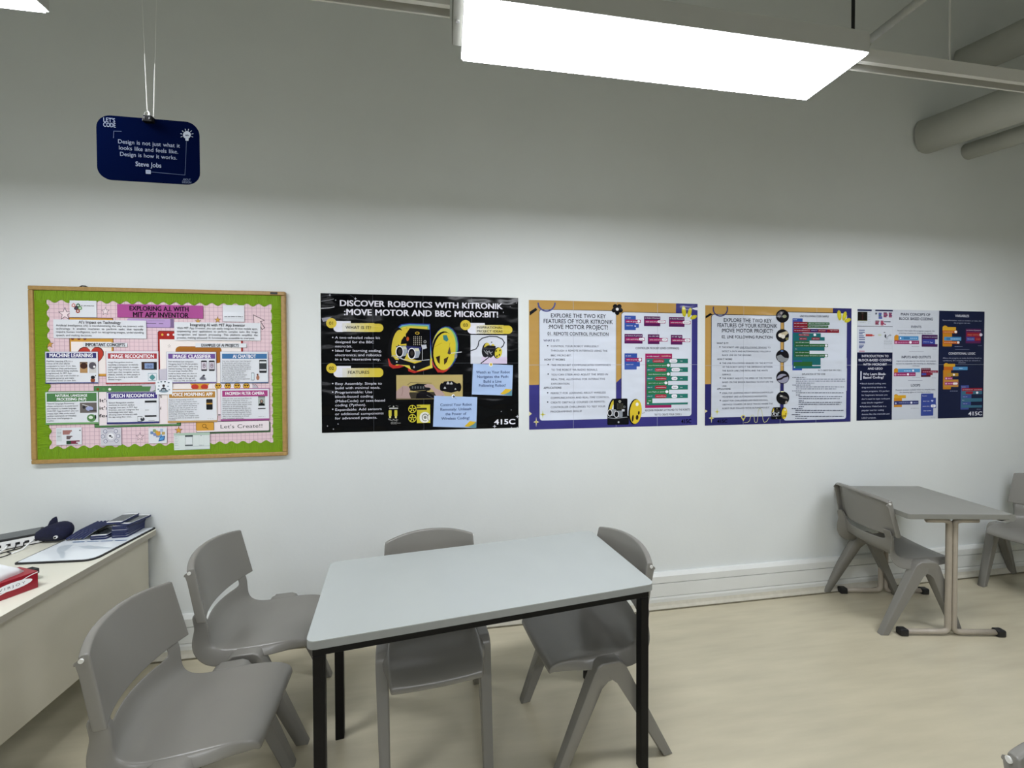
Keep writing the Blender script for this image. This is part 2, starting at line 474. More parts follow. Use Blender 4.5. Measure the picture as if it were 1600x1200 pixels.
# pipes leaving the back wall at the upper right
def pipe(px, pts, r, label):
    p = ray(*px, 1, 0.0); d = Vector((.326, -.946, 0))
    bm = bmesh.new()
    a = p + d * -.02; b = p + d * 6.0
    tube(bm, [a, p + d * .6, b], r, 28)
    o = obj('ceiling_pipe', bm, M_PIPE, smooth=True)
    tag(o, label, 'pipe', 'painted pipes at the upper right')
pipe((1446, 214), None, .118, 'fat white painted pipe coming out of the wall under the metal rail')
pipe((1512, 237), None, .058, 'thinner painted pipe just under the fat pipe, at the right edge')
pipe((1505, 100), None, .105, 'upper painted pipe above the metal rail in the top right corner')

# ------------------------------------------------------------------ chairs
def make_chair():
    t = empty('classroom_chair', (0, 0, 0))
    # seat shell: side profile (y, z, half width, flange depth, bow)
    prof = [(.226, .378, .158, .004, 0), (.224, .396, .162, .016, 0), (.206, .412, .167, .030, 0), (.16, .420, .172, .034, 0), (.10, .421, .178, .034, 0),
            (.03, .417, .180, .036, 0), (-.04, .412, .179, .044, .002), (-.085, .411, .178, .054, .006), (-.122, .422, .177, .060, .014),
            (-.142, .446, .176, .056, .028), (-.147, .480, .175, .046, .040), (-.148, .515, .175, .036, .047), (-.155, .540, .176, .030, .048), (-.174, .580, .178, .020, .048)]
    US = [-1, -.97, -.86, -.80, -.55, -.28, 0, .28, .55, .80, .86, .97, 1]
    bm = bmesh.new(); rows = []
    for i, (y, z, hw, fl, bow) in enumerate(prof):
        a = prof[max(i - 1, 0)]; b = prof[min(i + 1, len(prof) - 1)]
        ty, tz = b[0] - a[0], b[1] - a[1]; l = math.hypot(ty, tz); ty, tz = ty / l, tz / l
        ny, nz = tz, -ty                       # points below / behind the shell
        if ny * 0 + nz > 0 and i < 8: ny, nz = -ny, -nz
        if i >= 8 and ny > 0: ny, nz = -ny, -nz
        row = []
        dish = -.010 if 2 <= i <= 7 else 0
        for s, f in ((-1, 1.0), (-1, .35)):
            row.append(bm.verts.new((s * (hw + (.004 if i < 4 else .020) * f + .002), y + ny * fl * f, z + nz * fl * f)))
        for u in US:
            row.append(bm.verts.new((u * hw, y - bow * (1 - u * u), z + dish * (1 - u * u) - (.006 * (1 - u * u) if i < 2 else 0))))
        for s, f in ((1, .35), (1, 1.0)):
            row.append(bm.verts.new((s * (hw + (.004 if i < 4 else .020) * f + .002), y + ny * fl * f, z + nz * fl * f)))
        rows.append(row)
    n = len(rows[0])
    for i in range(len(rows) - 1):
        for k in range(n - 1):
            if i >= 11 and 5 <= k <= 10: continue      # the slot under the backrest
            bm.faces.new((rows[i][k], rows[i][k + 1], rows[i + 1][k + 1], rows[i + 1][k]))
    bmesh.ops.delete(bm, geom=[v for v in bm.verts if not v.link_faces], context='VERTS')
    o = obj('seat', bm, M_CHAIR, t, smooth=True)
    md = o.modifiers.new('thick', 'SOLIDIFY'); md.thickness = .006; md.offset = 0
    md = o.modifiers.new('sub', 'SUBSURF'); md.levels = 2; md.render_levels = 2
    # backrest: bowed shell with returned edges at the back
    bm = bmesh.new(); rows = []
    VS = [0, .03, .2, .4, .6, .8, .92, .985, 1]
    U2 = [-1, -.985, -.9, -.7, -.45, -.2, 0, .2, .45, .7, .9, .985, 1]
    def bp(u, v):
        zt = .752 + .022 * max(0, (1 - abs(u) ** 2.4)); zb = .546 - .004 * (1 - u * u)
        z = zb + v * (zt - zb)
        hw = .207 - .012 * v
        return Vector((u * hw, -.137 - .052 * (1 - abs(u) ** 2.2) - .045 * v, z))
    for v in VS:
        row = []
        for s, f in ((-1, 1.0), (-1, .3)): p = bp(s, v); row.append(bm.verts.new((p.x * (1 + .008 * f), p.y - .032 * f, p.z - (.016 * f * f if v > .9 else 0) - (.004 if v > .99 else 0))))
        for u in U2: row.append(bm.verts.new(bp(u, v)))
        for s, f in ((1, .3), (1, 1.0)): p = bp(s, v); row.append(bm.verts.new((p.x * (1 + .008 * f), p.y - .032 * f, p.z - (.016 * f * f if v > .9 else 0) - (.004 if v > .99 else 0))))
        rows.append(row)
    for f, dz in ((.006, .002), (.018, -.002), (.022, -.012)):
        row = []
        for k, vv in enumerate(rows[8]):
            edge = k < 2 or k > n - 3
            row.append(bm.verts.new((vv.co.x * .998, vv.co.y - (f if not edge else f * .15), vv.co.z + dz)))
        rows.append(row)
    for i in range(len(rows) - 1):
        for k in range(n - 1): bm.faces.new((rows[i][k], rows[i][k + 1], rows[i + 1][k + 1], rows[i + 1][k]))
    o = obj('backrest', bm, M_CHAIR, t, smooth=True)
    md = o.modifiers.new('thick', 'SOLIDIFY'); md.thickness = .006; md.offset = 0
    md = o.modifiers.new('sub', 'SUBSURF'); md.levels = 2; md.render_levels = 2
    for s in (-1, 1):  # pale disc stands in for a hole with the bright wall behind
        bm = bmesh.new(); p = bp(s, .95)
        tube(bm, [(p.x + s * .0015, p.y - .016, p.z - .002), (p.x + s * .0058, p.y - .016, p.z - .002)], .0065, 12)
        tag(obj('hole_disc', bm, M_HOLE, o), 'pale disc standing in for the hole in the top corner')
    # legs: an inverted V each side, hung from a hub beside the seat
    for s in (-1, 1):
        for fy, fx in ((.206, .186), (-.250, .222)):
            g = 1 if fy > 0 else -1
            if g > 0:
                prof2 = [(-.052, .400), (-.038, .415), (.036, .417), (.055, .409), (.068, .388), (fy + .020, .0), (fy - .022, .0), (.030, .336), (.014, .350), (-.014, .350), (-.046, .352)]
            else:
                prof2 = [(.010, .402), (-.036, .412), (-.055, .404), (-.067, .386), (fy - .020, .0), (fy + .022, .0), (-.030, .336), (-.012, .351), (.010, .356)]
            bm = bmesh.new()
            prism(bm, prof2, -.5, .5, 'x')
            for v in bm.verts:
                k = v.co.z / .41
                cx = s * (fx + (.203 - fx) * min(1, k * 1.1)); th = (.034 if g > 0 else .032) + .014 * k
                v.co.x = cx + v.co.x * th
            es = [e for e in bm.edges if abs(e.verts[0].co.x - e.verts[1].co.x) < .02]
            bmesh.ops.bevel(bm, geom=es, offset=.006, segments=3, affect='EDGES', profile=.5)
            o = obj('leg', bm, M_CHAIR, t, smooth=True)
            mw = o.modifiers.new('wn', 'WEIGHTED_NORMAL')
    return t
proto = make_chair()
CHAIRS = [   # x, y, turn in degrees, label
    (-.795, -.946, -86.5, 'grey plastic chair nearest the viewer, beside the long cream desk'),
    (-.789, -.470, -89.0, 'grey plastic chair under the notice board, at the left end of the pale table'),
    (-.053, -.708, 185.8, 'grey plastic chair pushed in behind the pale table, only its back top and legs showing'),
    (.582, -.748, 98.0, 'grey plastic chair tucked under the right end of the pale table behind its black leg'),
    (2.747, -.285, -99.5, 'grey plastic chair seen from behind, drawn up to the left of the small far desk'),
    (3.92, -.290, 99.0, 'grey plastic chair cut by the right edge, facing the small far desk'),
    (1.236, -2.040, 160.0, 'grey plastic chair of which only a back corner shows in the bottom right corner'),
]
CHAIR_OBS = []
for i, (x, y, a, lab) in enumerate(CHAIRS):
    o = proto if i == 0 else copy_tree(proto)
    o.location = (x, y, 0); o.rotation_euler = (0, 0, math.radians(a))
    tag(o, lab, 'chair', 'grey moulded classroom chairs'); CHAIR_OBS.append(o)

# ------------------------------------------------------------------ the pale table
t = empty('classroom_table', (.149, -.812, 0), math.radians(6.8))
tag(t, 'pale grey rectangular table with black steel legs in front of the wall', 'table')
L, W, TH = 1.195, .53, .026
bm = bmesh.new()
prism(bm, rrect_pts(-L / 2, -W / 2, L / 2, W / 2, .028, 6), .72 - TH, .72 - .0025, 'z', mi=1)
prism(bm, rrect_pts(-L / 2, -W / 2, L / 2, W / 2, .028, 6), .72 - .0025, .72, 'z', mi=0)
obj('tabletop', bm, [M_TOP, M_EDGE], t)
bm = bmesh.new(); fx, fy = L / 2 - .016, W / 2 - .016
for s in (-1, 1):
    box(bm, (-fx, s * fy - (.03 if s > 0 else 0), .72 - TH - .03), (fx, s * fy + (0 if s > 0 else .03), .72 - TH), .002)
    box(bm, (s * fx - (.03 if s > 0 else 0), -fy + .03, .72 - TH - .03), (s * fx + (0 if s > 0 else .03), fy - .03, .72 - TH), .002)
obj('frame', bm, M_BLACK, t)
for sx in (-1, 1):
    for sy in (-1, 1):
        bm = bmesh.new(); a, b = sorted((sx * fx, sx * (fx - .034))); c, d = sorted((sy * fy, sy * (fy - .034)))
        box(bm, (a, c, 0), (b, d, .72 - TH - .03), .003); obj('leg', bm, M_BLACK, t)

# ------------------------------------------------------------------ the small far desk
t = empty('school_desk', (2.872, -.318, 0), math.radians(-10.5))
tag(t, 'small grey school desk on twin tube legs, standing at the wall on the right', 'desk')
L, W, H2 = .585, .55, .712
bm = bmesh.new()
prism(bm, rrect_pts(-L / 2, -W / 2, L / 2 - .03, W / 2, .012, 3), H2 - .030, H2, 'z', bev=.003)
prism(bm, [(L / 2 - .075, H2 - .040)] + [(L / 2 - .02 + .02 * math.cos(math.radians(a)), H2 - .0185 + .0205 * math.sin(math.radians(a)) - .0015) for a in range(-90, 91, 18)] + [(L / 2 - .05, H2)] + [(L / 2 - .05, H2 - .030)], -W / 2 + .002, W / 2 - .002, 'y', bev=.0)
obj('tabletop', bm, M_TOP2, t)
for s in (-1, 1):
    bm = bmesh.new(); box(bm, (-.15, s * (W / 2 - .055) - .02, H2 - .037), (.15, s * (W / 2 - .055) + .02, H2 - .0302), .002)
    obj('mounting_plate', bm, M_RUBBER, t)
for s in (-1, 1):
    y = s * (W / 2 - .055)
    bm = bmesh.new()
    for q in (-1, 1):
        tube(bm, arc([(q * .26, y, .021), (q * .0155, y, .021), (q * .0155, y, H2 - .06), (q * .05, y, H2 - .052), (q * .14, y, H2 - .052)], .035, 8), .0145, 14)
    lg = obj('leg', bm, M_TUBE, t, smooth=True)
    for q in (-1, 1):
        bm = bmesh.new(); a, b = sorted((q * .245, q * .292)); box(bm, (a, y - .02, 0), (b, y + .02, .04), .008, 2)
        tag(obj('end_cap', bm, M_RUBBER, lg, smooth=False), 'black plastic foot cap')

# ------------------------------------------------------------------ the cream desk on the left
t = empty('teacher_desk', (-1.87, -.9, 0))
tag(t, 'long cream desk with a full front panel, holding phones and a tissue box', 'desk')
bm = bmesh.new(); prism(bm, rrect_pts(-.38, -.70, .38, .885, .02, 4), .668, .6935, 'z', mi=1); prism(bm, rrect_pts(-.38, -.70, .38, .885, .02, 4), .6935, .695, 'z', mi=0); obj('desktop', bm, [M_DESK, M_DESKEDGE], t)
bm = bmesh.new(); box(bm, (-.34, -.67, .640), (.318, .86, .668)); obj('spacer_frame', bm, M_RUBBER, t)
bm = bmesh.new(); box(bm, (.322, -.68, .226), (.340, .875, .648), .001); obj('front_panel', bm, M_DESKP, t)
for y in (-.68, .850):
    bm = bmesh.new(); box(bm, (-.34, y, 0), (.318, y + .022, .640), .001); obj('side_panel', bm, M_DESKP, t)

DZ = .695
# white mat with a black edge
bm = bmesh.new()
P4 = [(-1.826, -.366), (-1.515, -.385), (-1.499, -.012), (-1.826, -.036)]
def quad_round(P, r, n=6):
    out = []
    for i in range(4):
        a, b, c = Vector(P[i - 1]), Vector(P[i]), Vector(P[(i + 1) % 4])
        u = (a - b).normalized(); v = (c - b).normalized(); rr = r if i == 1 else r * .25
        for k in range(n + 1):
            f = k / n; q = (b + u * rr) * (1 - f) ** 2 + b * 2 * f * (1 - f) + (b + v * rr) * f * f
            out.append((q.x, q.y))
    return out
cx = sum(p[0] for p in P4) / 4; cy = sum(p[1] for p in P4) / 4
root = empty('board_mat', (cx, cy, DZ)); tag(root, 'white mat with a black rounded edge lying at the end of the cream desk', 'mat')
Q = [(x - cx, y - cy) for x, y in P4]
bm = bmesh.new(); prism(bm, quad_round(Q, .05), .0, .007, 'z'); obj('border', bm, M_RUBBER, root)
bm = bmesh.new(); prism(bm, quad_round([(x * .955, y * .962) for x, y in Q], .045), .0071, .0082, 'z'); wm = obj('surface', bm, M_MATW, root)
bm = bmesh.new()
for k in range(4):
    a, b = ray(112 + k * 22 + .5, 847.6 - k * .8, 2, DZ + .0086), ray(112 + k * 22 + 19, 847 - k * .8, 2, DZ + .0086)
    vs = [bm.verts.new((p.x - cx, p.y - cy + dy, .0086)) for p, dy in ((a, 0), (b, 0), (b, .009), (a, .009))]; bm.faces.new(vs)
tag(obj('printed_bar', bm, mat('blue_print', '4d6d96', .4), wm), 'row of blue printed bars')
bm = bmesh.new()
g = [(95, 867), (101, 873), (97, 862), (118, 851.5), (130, 858), (160, 859.5), (128, 854), (112, 850.5), (90, 858)]
vs = []
for px, py in ((89, 856), (97, 852), (114, 851), (108, 857), (101, 861), (102, 868), (99, 873), (94, 871), (92, 865), (88, 862)):
    p = ray(px, py, 2, DZ + .0085); vs.append(bm.verts.new((p.x - cx, p.y - cy, .0084)))
bm.faces.new(vs)
vs = []
for px, py in ((121, 854), (138, 852), (175, 855.5), (172, 857.5), (150, 857), (140, 858)):
    p = ray(px, py, 2, DZ + .0085); vs.append(bm.verts.new((p.x - cx, p.y - cy, .0084)))
bm.faces.new(vs)
tag(obj('grey_shape', bm, mat('pale_grey_tone', 'bcc5cb', .3), wm), 'pale grey shapes on the mat')  # two flat pale grey shapes on the white mat

# phones in navy cases
def make_phone():
    t = empty('phone', (0, 0, 0))
    bm = bmesh.new(); prism(bm, rrect_pts(-.036, -.066, .036, .066, .010, 5), 0, .0085, 'z', bev=.002); obj('case', bm, M_NAVY, t)
    bm = bmesh.new(); prism(bm, rrect_pts(-.0335, -.0635, .0335, .0635, .008, 5), .0083, .0092, 'z'); fr = obj('bezel', bm, M_WHITEP, t)
    bm = bmesh.new(); prism(bm, rrect_pts(-.0315, -.050, .0315, .050, .001, 1), .0092, .0095, 'z'); obj('screen', bm, M_SCREEN, fr)
    return t
ph = make_phone(); PHN = [0]
def phone(x, y, z, rz, label, rx=0.0, ry=0.0):
    o = ph if PHN[0] == 0 else copy_tree(ph); PHN[0] += 1
    o.location = (x, y, z); o.rotation_euler = (rx, ry, math.radians(rz))
    tag(o, label, 'phone', 'phones in navy cases on the cream desk')
MZ = DZ + .0086
names = ['bottom', 'second from the bottom', 'third from the bottom', 'fourth from the bottom', 'fifth from the bottom', 'sixth from the bottom']
for k, nm in enumerate(names):
    phone(-1.583 + random.uniform(-.003, .003), -.074 + random.uniform(-.003, .003), MZ + k * .0097, 1.5 + random.uniform(-1.5, 1.5), 'navy cased phone, %s in the tall right-hand stack' % nm)
phone(-1.562, -.073, MZ + 6 * .0097, -8, 'navy cased phone sticking out to the right under the top phone of the stack')
phone(-1.610, -.074, MZ + 7 * .0097, 3, 'topmost phone of the tall stack, its white bezel and grey screen showing')
phone(-1.668, -.085, MZ, 2, 'lower of two phones stacked flat in front of the leaning ones')
phone(-1.672, -.082, MZ + .0097, 3, 'upper of two phones stacked flat in front of the leaning ones')
for k, nm in enumerate(('nearest the stack', 'second from the stack', 'third from the stack', 'fourth from the stack', 'nearest the whale')):
    phone(-1.720 - k * .0165, -.078, DZ + .038, 4, 'navy cased phone leaning at a slant, %s' % nm, ry=math.radians(145))

# charging hub with a dark top, cables, whale
hx, hy = -2.072, -.180
t = empty('charging_hub', (hx, hy, DZ), math.radians(36)); tag(t, 'white multi-port charging hub with a dark grey top on the cream desk', 'charger')
bm = bmesh.new(); prism(bm, rrect_pts(-.17, -.045, .17, .055, .02, 5), .006, .040, 'z', bev=.004); obj('body', bm, M_WHITEP, t)
bm = bmesh.new(); prism(bm, rrect_pts(-.165, -.04, .165, .05, .018, 5), 0, .006, 'z'); obj('base', bm, M_RUBBER, t)
for k in range(11):
    bm = bmesh.new(); x = -.15 + k * .028; box(bm, (x, -.0465, .016), (x + .014, -.0445, .027)); obj('port', bm, M_RUBBER, t)
t2 = empty('tablet', (hx - .005, hy + .01, DZ + .040), math.radians(35)); tag(t2, 'dark grey tablet lying flat on the white charging hub', 'tablet')
bm = bmesh.new(); prism(bm, rrect_pts(-.165, -.052, .155, .062, .012, 4), 0, .009, 'z', bev=.002); obj('body', bm, M_RUBBER, t2)
bm = bmesh.new(); prism(bm, rrect_pts(-.155, -.045, .145, .054, .006, 4), .009, .0098, 'z'); obj('screen', bm, M_SCREEN, t2)
R36 = Matrix.Rotation(math.radians(36), 3, 'Z')
def hub(x, y, z): v = R36 @ Vector((x, y, 0)); return (hx + v.x, hy + v.y, DZ + z)
CB = [(-.035, ((-.02, -.10, .006), (.0, -.15, .004), (-.03, -.19, .004))), (-.008, ((.0, -.085, .01), (-.01, -.13, .004), (-.04, -.17, .006))),
      (.021, ((.015, -.08, .008), (-.01, -.12, .006), (.0, -.19, .004))), (.048, ((.05, -.08, .02), (.02, -.12, .005), (.01, -.18, .007))), (.132, ((.12, -.07, .02), (.10, -.10, .004), (.07, -.13, .004)))]
for k, (x, ps) in enumerate(CB):
    bm = bmesh.new(); tube(bm, arc([hub(x, -.047, .021)] + [hub(*p) for p in ps], .02), .0036, 8)
    tag(obj('charging_cable', bm, M_WHITEP, smooth=True), 'white charging cable plugged into the hub, %s' % ['leftmost of the five', 'second of the five from the left', 'middle one of the five', 'fourth of the five from the left', 'rightmost, beside the whale'][k], 'cable', 'white charging cables')
bm = bmesh.new(); tube(bm, arc([hub(.077, -.047, .021), hub(.075, -.075, .004), hub(.05, -.08, .003), hub(.07, -.125, .003), hub(.05, -.15, .003), hub(-.02, -.16, .003), hub(-.06, -.15, .003)], .02), .0022, 8)
tag(obj('charging_cable', bm, M_RUBBER, smooth=True), 'thin black cable looping out from the charging hub', 'cable')
bm = bmesh.new(); tube(bm, arc([hub(.10, -.047, .021), hub(.10, -.07, .004), hub(.0, -.10, .003), hub(-.1, -.09, .003)], .03), .0022, 8)
tag(obj('charging_cable', bm, M_RUBBER, smooth=True), 'thin black cable running left along the foot of the hub', 'cable')

t = empty('whale_plush', (-1.882, -.105, DZ), math.radians(-8)); tag(t, 'navy blue plush whale sitting at the end of the charging hub', 'plush toy')
bm = bmesh.new(); rings = []
SP = [(-.082, .018, .020, .006), (-.078, .027, .034, .020), (-.055, .033, .042, .031), (-.02, .042, .046, .040), (.02, .048, .047, .046), (.045, .050, .043, .046), (.063, .050, .034, .038), (.074, .048, .018, .022)]
SP = [(-.084, .030, .006, .006)] + SP + [(.078, .048, .004, .005)]
for x, zc, ry, rz in SP:
    rings.append([bm.verts.new((x, ry * math.cos(2 * PI * k / 20), max(0.0005, zc + rz * math.sin(2 * PI * k / 20)))) for k in range(20)])
for a, b in zip(rings, rings[1:]):
    for k in range(20): bm.faces.new((a[k], a[(k + 1) % 20], b[(k + 1) % 20], b[k]))
bm.faces.new(rings[0]); bm.faces.new(rings[-1])
o = obj('body', bm, M_PLUSH, t, smooth=True); o.modifiers.new('sub', 'SUBSURF').render_levels = 1
bm = bmesh.new(); prism(bm, [(-.03, .072), (.012, .088), (.010, .105), (.006, .118), (-.004, .113), (-.018, .098)], -.007, .007, 'y', bev=.004); obj('fin', bm, M_PLUSH, t)
bm = bmesh.new(); tube(bm, [(.046, -.036, .034), (.050, -.0445, .034)], .0075, 14); e1 = obj('eye', bm, M_WHITEP, t)
bm = bmesh.new(); tube(bm, [(.0485, -.0445, .034), (.0495, -.0465, .034)], .0045, 12); obj('pupil', bm, M_RUBBER, e1)

# tissue box
bx = Vector((-1.545, -.594, DZ)); ang = math.atan2(-.9, -.44)
t = empty('tissue_box', bx, ang); tag(t, 'red tissue box with a white oval logo at the front of the cream desk', 'tissue box')
bm = bmesh.new(); box(bm, (0, -.115, 0), (.23, 0, .064), .0012, 1); obj('carton', bm, M_RED, t)
bm = bmesh.new()
vs = [bm.verts.new((.065 + .049 * math.cos(2 * PI * k / 32), .0006, .038 + .014 * math.sin(2 * PI * k / 32) )) for k in range(32)]; bm.faces.new(vs)
def band(bm, pts, wd, y):
    for (a, b), (c, d) in zip(pts, pts[1:]):
        bm.faces.new([bm.verts.new((p, y, q)) for p, q in ((a, b - wd), (c, d - wd), (c, d + wd), (a, b + wd))])
band(bm, [(.0, .060), (.015, .058), (.03, .054), (.045, .048)], .0016, .0005)
band(bm, [(.08, .028), (.1, .023), (.13, .018), (.18, .016), (.228, .017)], .0022, .0005)
lg = obj('oval_logo', bm, M_TISSUE, t)
tag(lg, 'white oval and swooshes on the red carton')
# lettering, seen the right way round from outside
bm = bmesh.new(); s = 'VIRJOY'; x = .103
sx = -.072 / sum(GL[(0, c)][2] + .25 for c in s)
for c in s:
    V, F, adv = GL[(0, c)]
    vv = [bm.verts.new((x + a * sx, .0010, .0335 + b * .0125)) for a, b in V]
    for f in F: bm.faces.new([vv[i] for i in f])
    x += (adv + .25) * sx
obj('lettering', bm, mat('grey_ink', '4c4c50', .5), lg)
bm = bmesh.new(); rows = []
for i in range(9):
    r = i / 8; row = []
    for k in range(24):
        a = 2 * PI * k / 24; q = .014 + .06 * (1 - r) ** 1.2 + .009 * math.sin(5 * a + 3 * r) * (1 - r * .3)
        row.append(bm.verts.new((.125 + q * 1.35 * math.cos(a) + .02 * r, -.0575 + q * .62 * math.sin(a), .0645 + .10 * r ** .8 + .006 * math.sin(3 * a + 5 * r) * r)))
    rows.append(row)
for a, b in zip(rows, rows[1:]):
    for k in range(24): bm.faces.new((a[k], a[(k + 1) % 24], b[(k + 1) % 24], b[k]))
bm.faces.new(rows[-1]); bm.faces.new(rows[0][::-1])
tag(obj('tissue', bm, M_TISSUE, t, smooth=True), 'white tissue pulled up from the slot')
t = empty('small_box', (-1.628, -.535, DZ), ang); tag(t, 'small green and black box half hidden behind the red tissue box', 'box')
bm = bmesh.new(); box(bm, (-.02, -.02, 0), (.02, .02, .026), .002); obj('carton', bm, M_BOXGREEN, t)
bm = bmesh.new(); box(bm, (-.023, -.023, .026), (.023, .023, .046), .003); obj('lid', bm, M_RUBBER, t)
# ------------------------------------------------------------------ notice board
BP = -.020                                   # plane of the board face
pa, pb = ray(42.1, 446.2, 1, -.026), ray(447.6, 712.7, 1, -.026)
bx0, bx1 = (pa.x + ray(48.6, 725, 1, -.026).x) / 2, (ray(444.9, 455.2, 1, -.026).x + pb.x) / 2
bz1, bz0 = (pa.z + ray(444.9, 455.2, 1, -.026).z) / 2, (pb.z + ray(48.6, 725, 1, -.026).z) / 2
bcx, bcz = (bx0 + bx1) / 2, (bz0 + bz1) / 2; hw, hh = (bx1 - bx0) / 2, (bz1 - bz0) / 2
board = empty('notice_board', (bcx, 0, bcz))
tag(board, 'oak framed notice board with a pink backdrop and scalloped lime green border', 'notice board')
FW = .021
for lo, hi, rot in (((-hw, -.026, hh - FW), (hw, 0, hh), 0), ((-hw, -.026, -hh), (hw, 0, -hh + FW), 0), ((-hw, -.026, -hh + FW), (-hw + FW, 0, hh - FW), 1), ((hw - FW, -.026, -hh + FW), (hw, 0, hh - FW), 1)):
    bm = bmesh.new(); box(bm, lo, hi, .004); obj('frame_rail', bm, M_WOOD, board)
iw, ih = hw - FW, hh - FW
bm = bmesh.new(); box(bm, (-iw, -.012, -ih), (iw, -.001, ih)); obj('backing', bm, M_GREEN, board)
bm = bmesh.new(); box(bm, (hw - .072, -.0275, hh - .016), (hw - .036, -.0262, hh - .004), .0004, 1); obj('maker_tag', bm, M_RUBBER, board)
bm = bmesh.new(); tube(bm, arc([(-hw + .215, -.012, hh), (-hw + .225, -.012, hh + .006), (-hw + .24, -.012, hh + .005), (-hw + .25, -.012, hh)], .004), .003, 8); obj('hanger', bm, M_RUBBER, board)

c1, c2, c3, c4 = (30, 430, .1375), (240, 430, .1375), (30, 580, .1375), (240, 580, .1375)
PINK, GRID, WHT, INK = 'dec4ca', 'b99aa8', 'd9dce1', '1c1c24'
# printed backdrop
BK = -.0135
s = Sheet(BK)
s.base_w(bcx - iw + .05, bcz - ih + .04, bcx + iw - .05, bcz + ih - .045, PINK)
gx = bcx - iw + .06
while gx < bcx + iw - .05:
    s.face([(gx, bcz - ih + .04), (gx + .0018, bcz - ih + .04), (gx + .0018, bcz + ih - .045), (gx, bcz + ih - .045)], GRID, .5); gx += .0208
gz = bcz - ih + .05
while gz < bcz + ih - .05:
    s.face([(bcx - iw + .05, gz), (bcx + iw - .05, gz), (bcx + iw - .05, gz + .0018), (bcx - iw + .05, gz + .0018)], GRID, .7); gz += .0208
s.crop(*c1)
s.ostar(520, 440, 82, 'ead9dc', '4a3c44', 1); s.ostar(980, 412, 50, 'ead9dc', '4a3c44', 1); s.ostar(347, 785, 52, 'c89a48', '4a3c44', 1)
s.rect(565, 480, 1080, 1150, '53331e', 1); s.rect(572, 486, 1072, 1144, 'c9963f', 1.5); s.rect(590, 755, 1055, 1120, 'e8e0dc', 2)
for x in (608, 680, 748): s.ell(x, 722, 18, 14, '7c3a22', 3)
s.heart(815, 925, 150, '55201c', 3); s.heart(815, 925, 140, 'b53a2c', 3.5)
s.rect(1265, 490, 1760, 600, '7a648c', 1)
s.crop(*c2)
s.rr(-300, 490, 200, 600, 20, '7a648c', 1); s.rr(-300, 490, 192, 593, 18, 'b296c6', 1.5)
s.rect(-120, 545, 30, 552, '40304a', 2); s.rect(60, 548, 110, 554, '40304a', 2); s.rect(-60, 516, 130, 521, '40304a', 2)
s.rr(46, 632, 1025, 1420, 24, '5a1a18', 1); s.rr(52, 638, 1019, 1412, 22, 'a3241f', 1.5); s.rect(70, 728, 1002, 1395, 'e8e0dc', 2)
for x, c in ((100, 'd8b048'), (166, 'e8e0dc'), (230, 'e8e0dc')): s.ell(x, 676, 13, 13, c, 3)
s.ostar(178, 805, 20, 'e8e0dc', '333333', 3)
s.rr(250, 808, 775, 1000, 50, 'a0641e', 3)
s.ostar(728, 508, 42, 'c89a48', '4a3c44', 1); s.ostar(505, 525, 40, 'c89a48', '4a3c44', 1)
s.poly([(1130, 445), (1265, 512), (1222, 530), (1268, 600), (1232, 622), (1192, 552), (1140, 560)], '5b4a50', 1)
s.poly([(1138, 458), (1250, 512), (1210, 524), (1256, 600), (1235, 612), (1194, 540), (1145, 552)], 'e3cdd0', 1.5)
s.crop(*c3)
s.rr(848, 168, 1840, 622, 10, '2f4a30', 1); s.rr(852, 172, 1832, 616, 8, '4f7d4c', 1.5); s.rect(905, 236, 1790, 598, 'e6dcdd', 2)
s.poly([(1385, 148), (1545, 148), (1545, 215), (1480, 240), (1500, 172), (1400, 172)], 'c6c2cc', 3)
for x, c in ((894, '7a4a20'), (962, '5a8a50'), (1030, 'e8e8e0')): s.ell(x, 205, 17, 15, c, 3)
s.p(["It's", "it's", "feel"], 910, 1050, 315, 36, 86, '2a2a2a', 1)
s.ostar(1372, 745, 52, 'e3c9cf', '4a3c44', 1)
s.crop(*c4)
s.ostar(285, 672, 50, 'd09c40', '4a3c44', 1)
s.poly([(415, 140), (635, 140), (600, 205), (455, 205)], 'd19a3c', 3); s.ell(470, 178, 42, 30, 'b53a2c', 3.5); s.ell(580, 178, 42, 30, 'b53a2c', 3.5)
s.poly([(40, -20), (160, -30), (160, 110), (60, 120)], 'c3bfca', 2.5)
s.p(["N", "", "d"], 75, 98, 270, 34, 66, '2a2a2a', 1)
s.rect(672, 130, 1125, 500, 'e8dcdf', 2.4); s.rect(670, 130, 676, 500, '4a3c44', 2.6)
for x in (735, 843, 950, 1055):
    s.ell(x, 168, 39, 34, '4e3a12', 4); s.ell(x, 168, 34, 29, 'd9a93c', 4.5)
    s.heart(x - 14, 161, 13, '4a2a14', 5); s.heart(x + 14, 161, 13, '4a2a14', 5); s.ring(x, 172, 18, 14, 5, '4a2a14', 5, 20, 160, 8)
s.poly([(1125, 145), (1190, 185), (1180, 205), (1125, 205)], 'b8b4be', 3); s.line([(1125, 145), (1145, 160), (1160, 150), (1188, 185)], 5, '4a3c44', 4)
s.rect(735, 490, 762, 503, '4a3c44', 3)
s.rr(505, 590, 1330, 694, 14, '3f5c3c', 1); s.rr(480, 575, 1318, 678, 16, '3a3034', 2); s.rr(484, 580, 1314, 672, 14, 'e6dcdf', 3); s.rr(484, 580, 690, 672, 14, 'cf983a', 3.5); s.rect(684, 580, 691, 672, '3a3034', 4)
s.ring(577, 622, 24, 22, 6, '5c4416', 4); s.line([(595, 638), (618, 654)], 8, '5c4416', 4)
s.t("Let's Create!!", 755, 1243, 604, 645, '26262a', 0, 4)
s.build('backdrop', P_MATT, board)
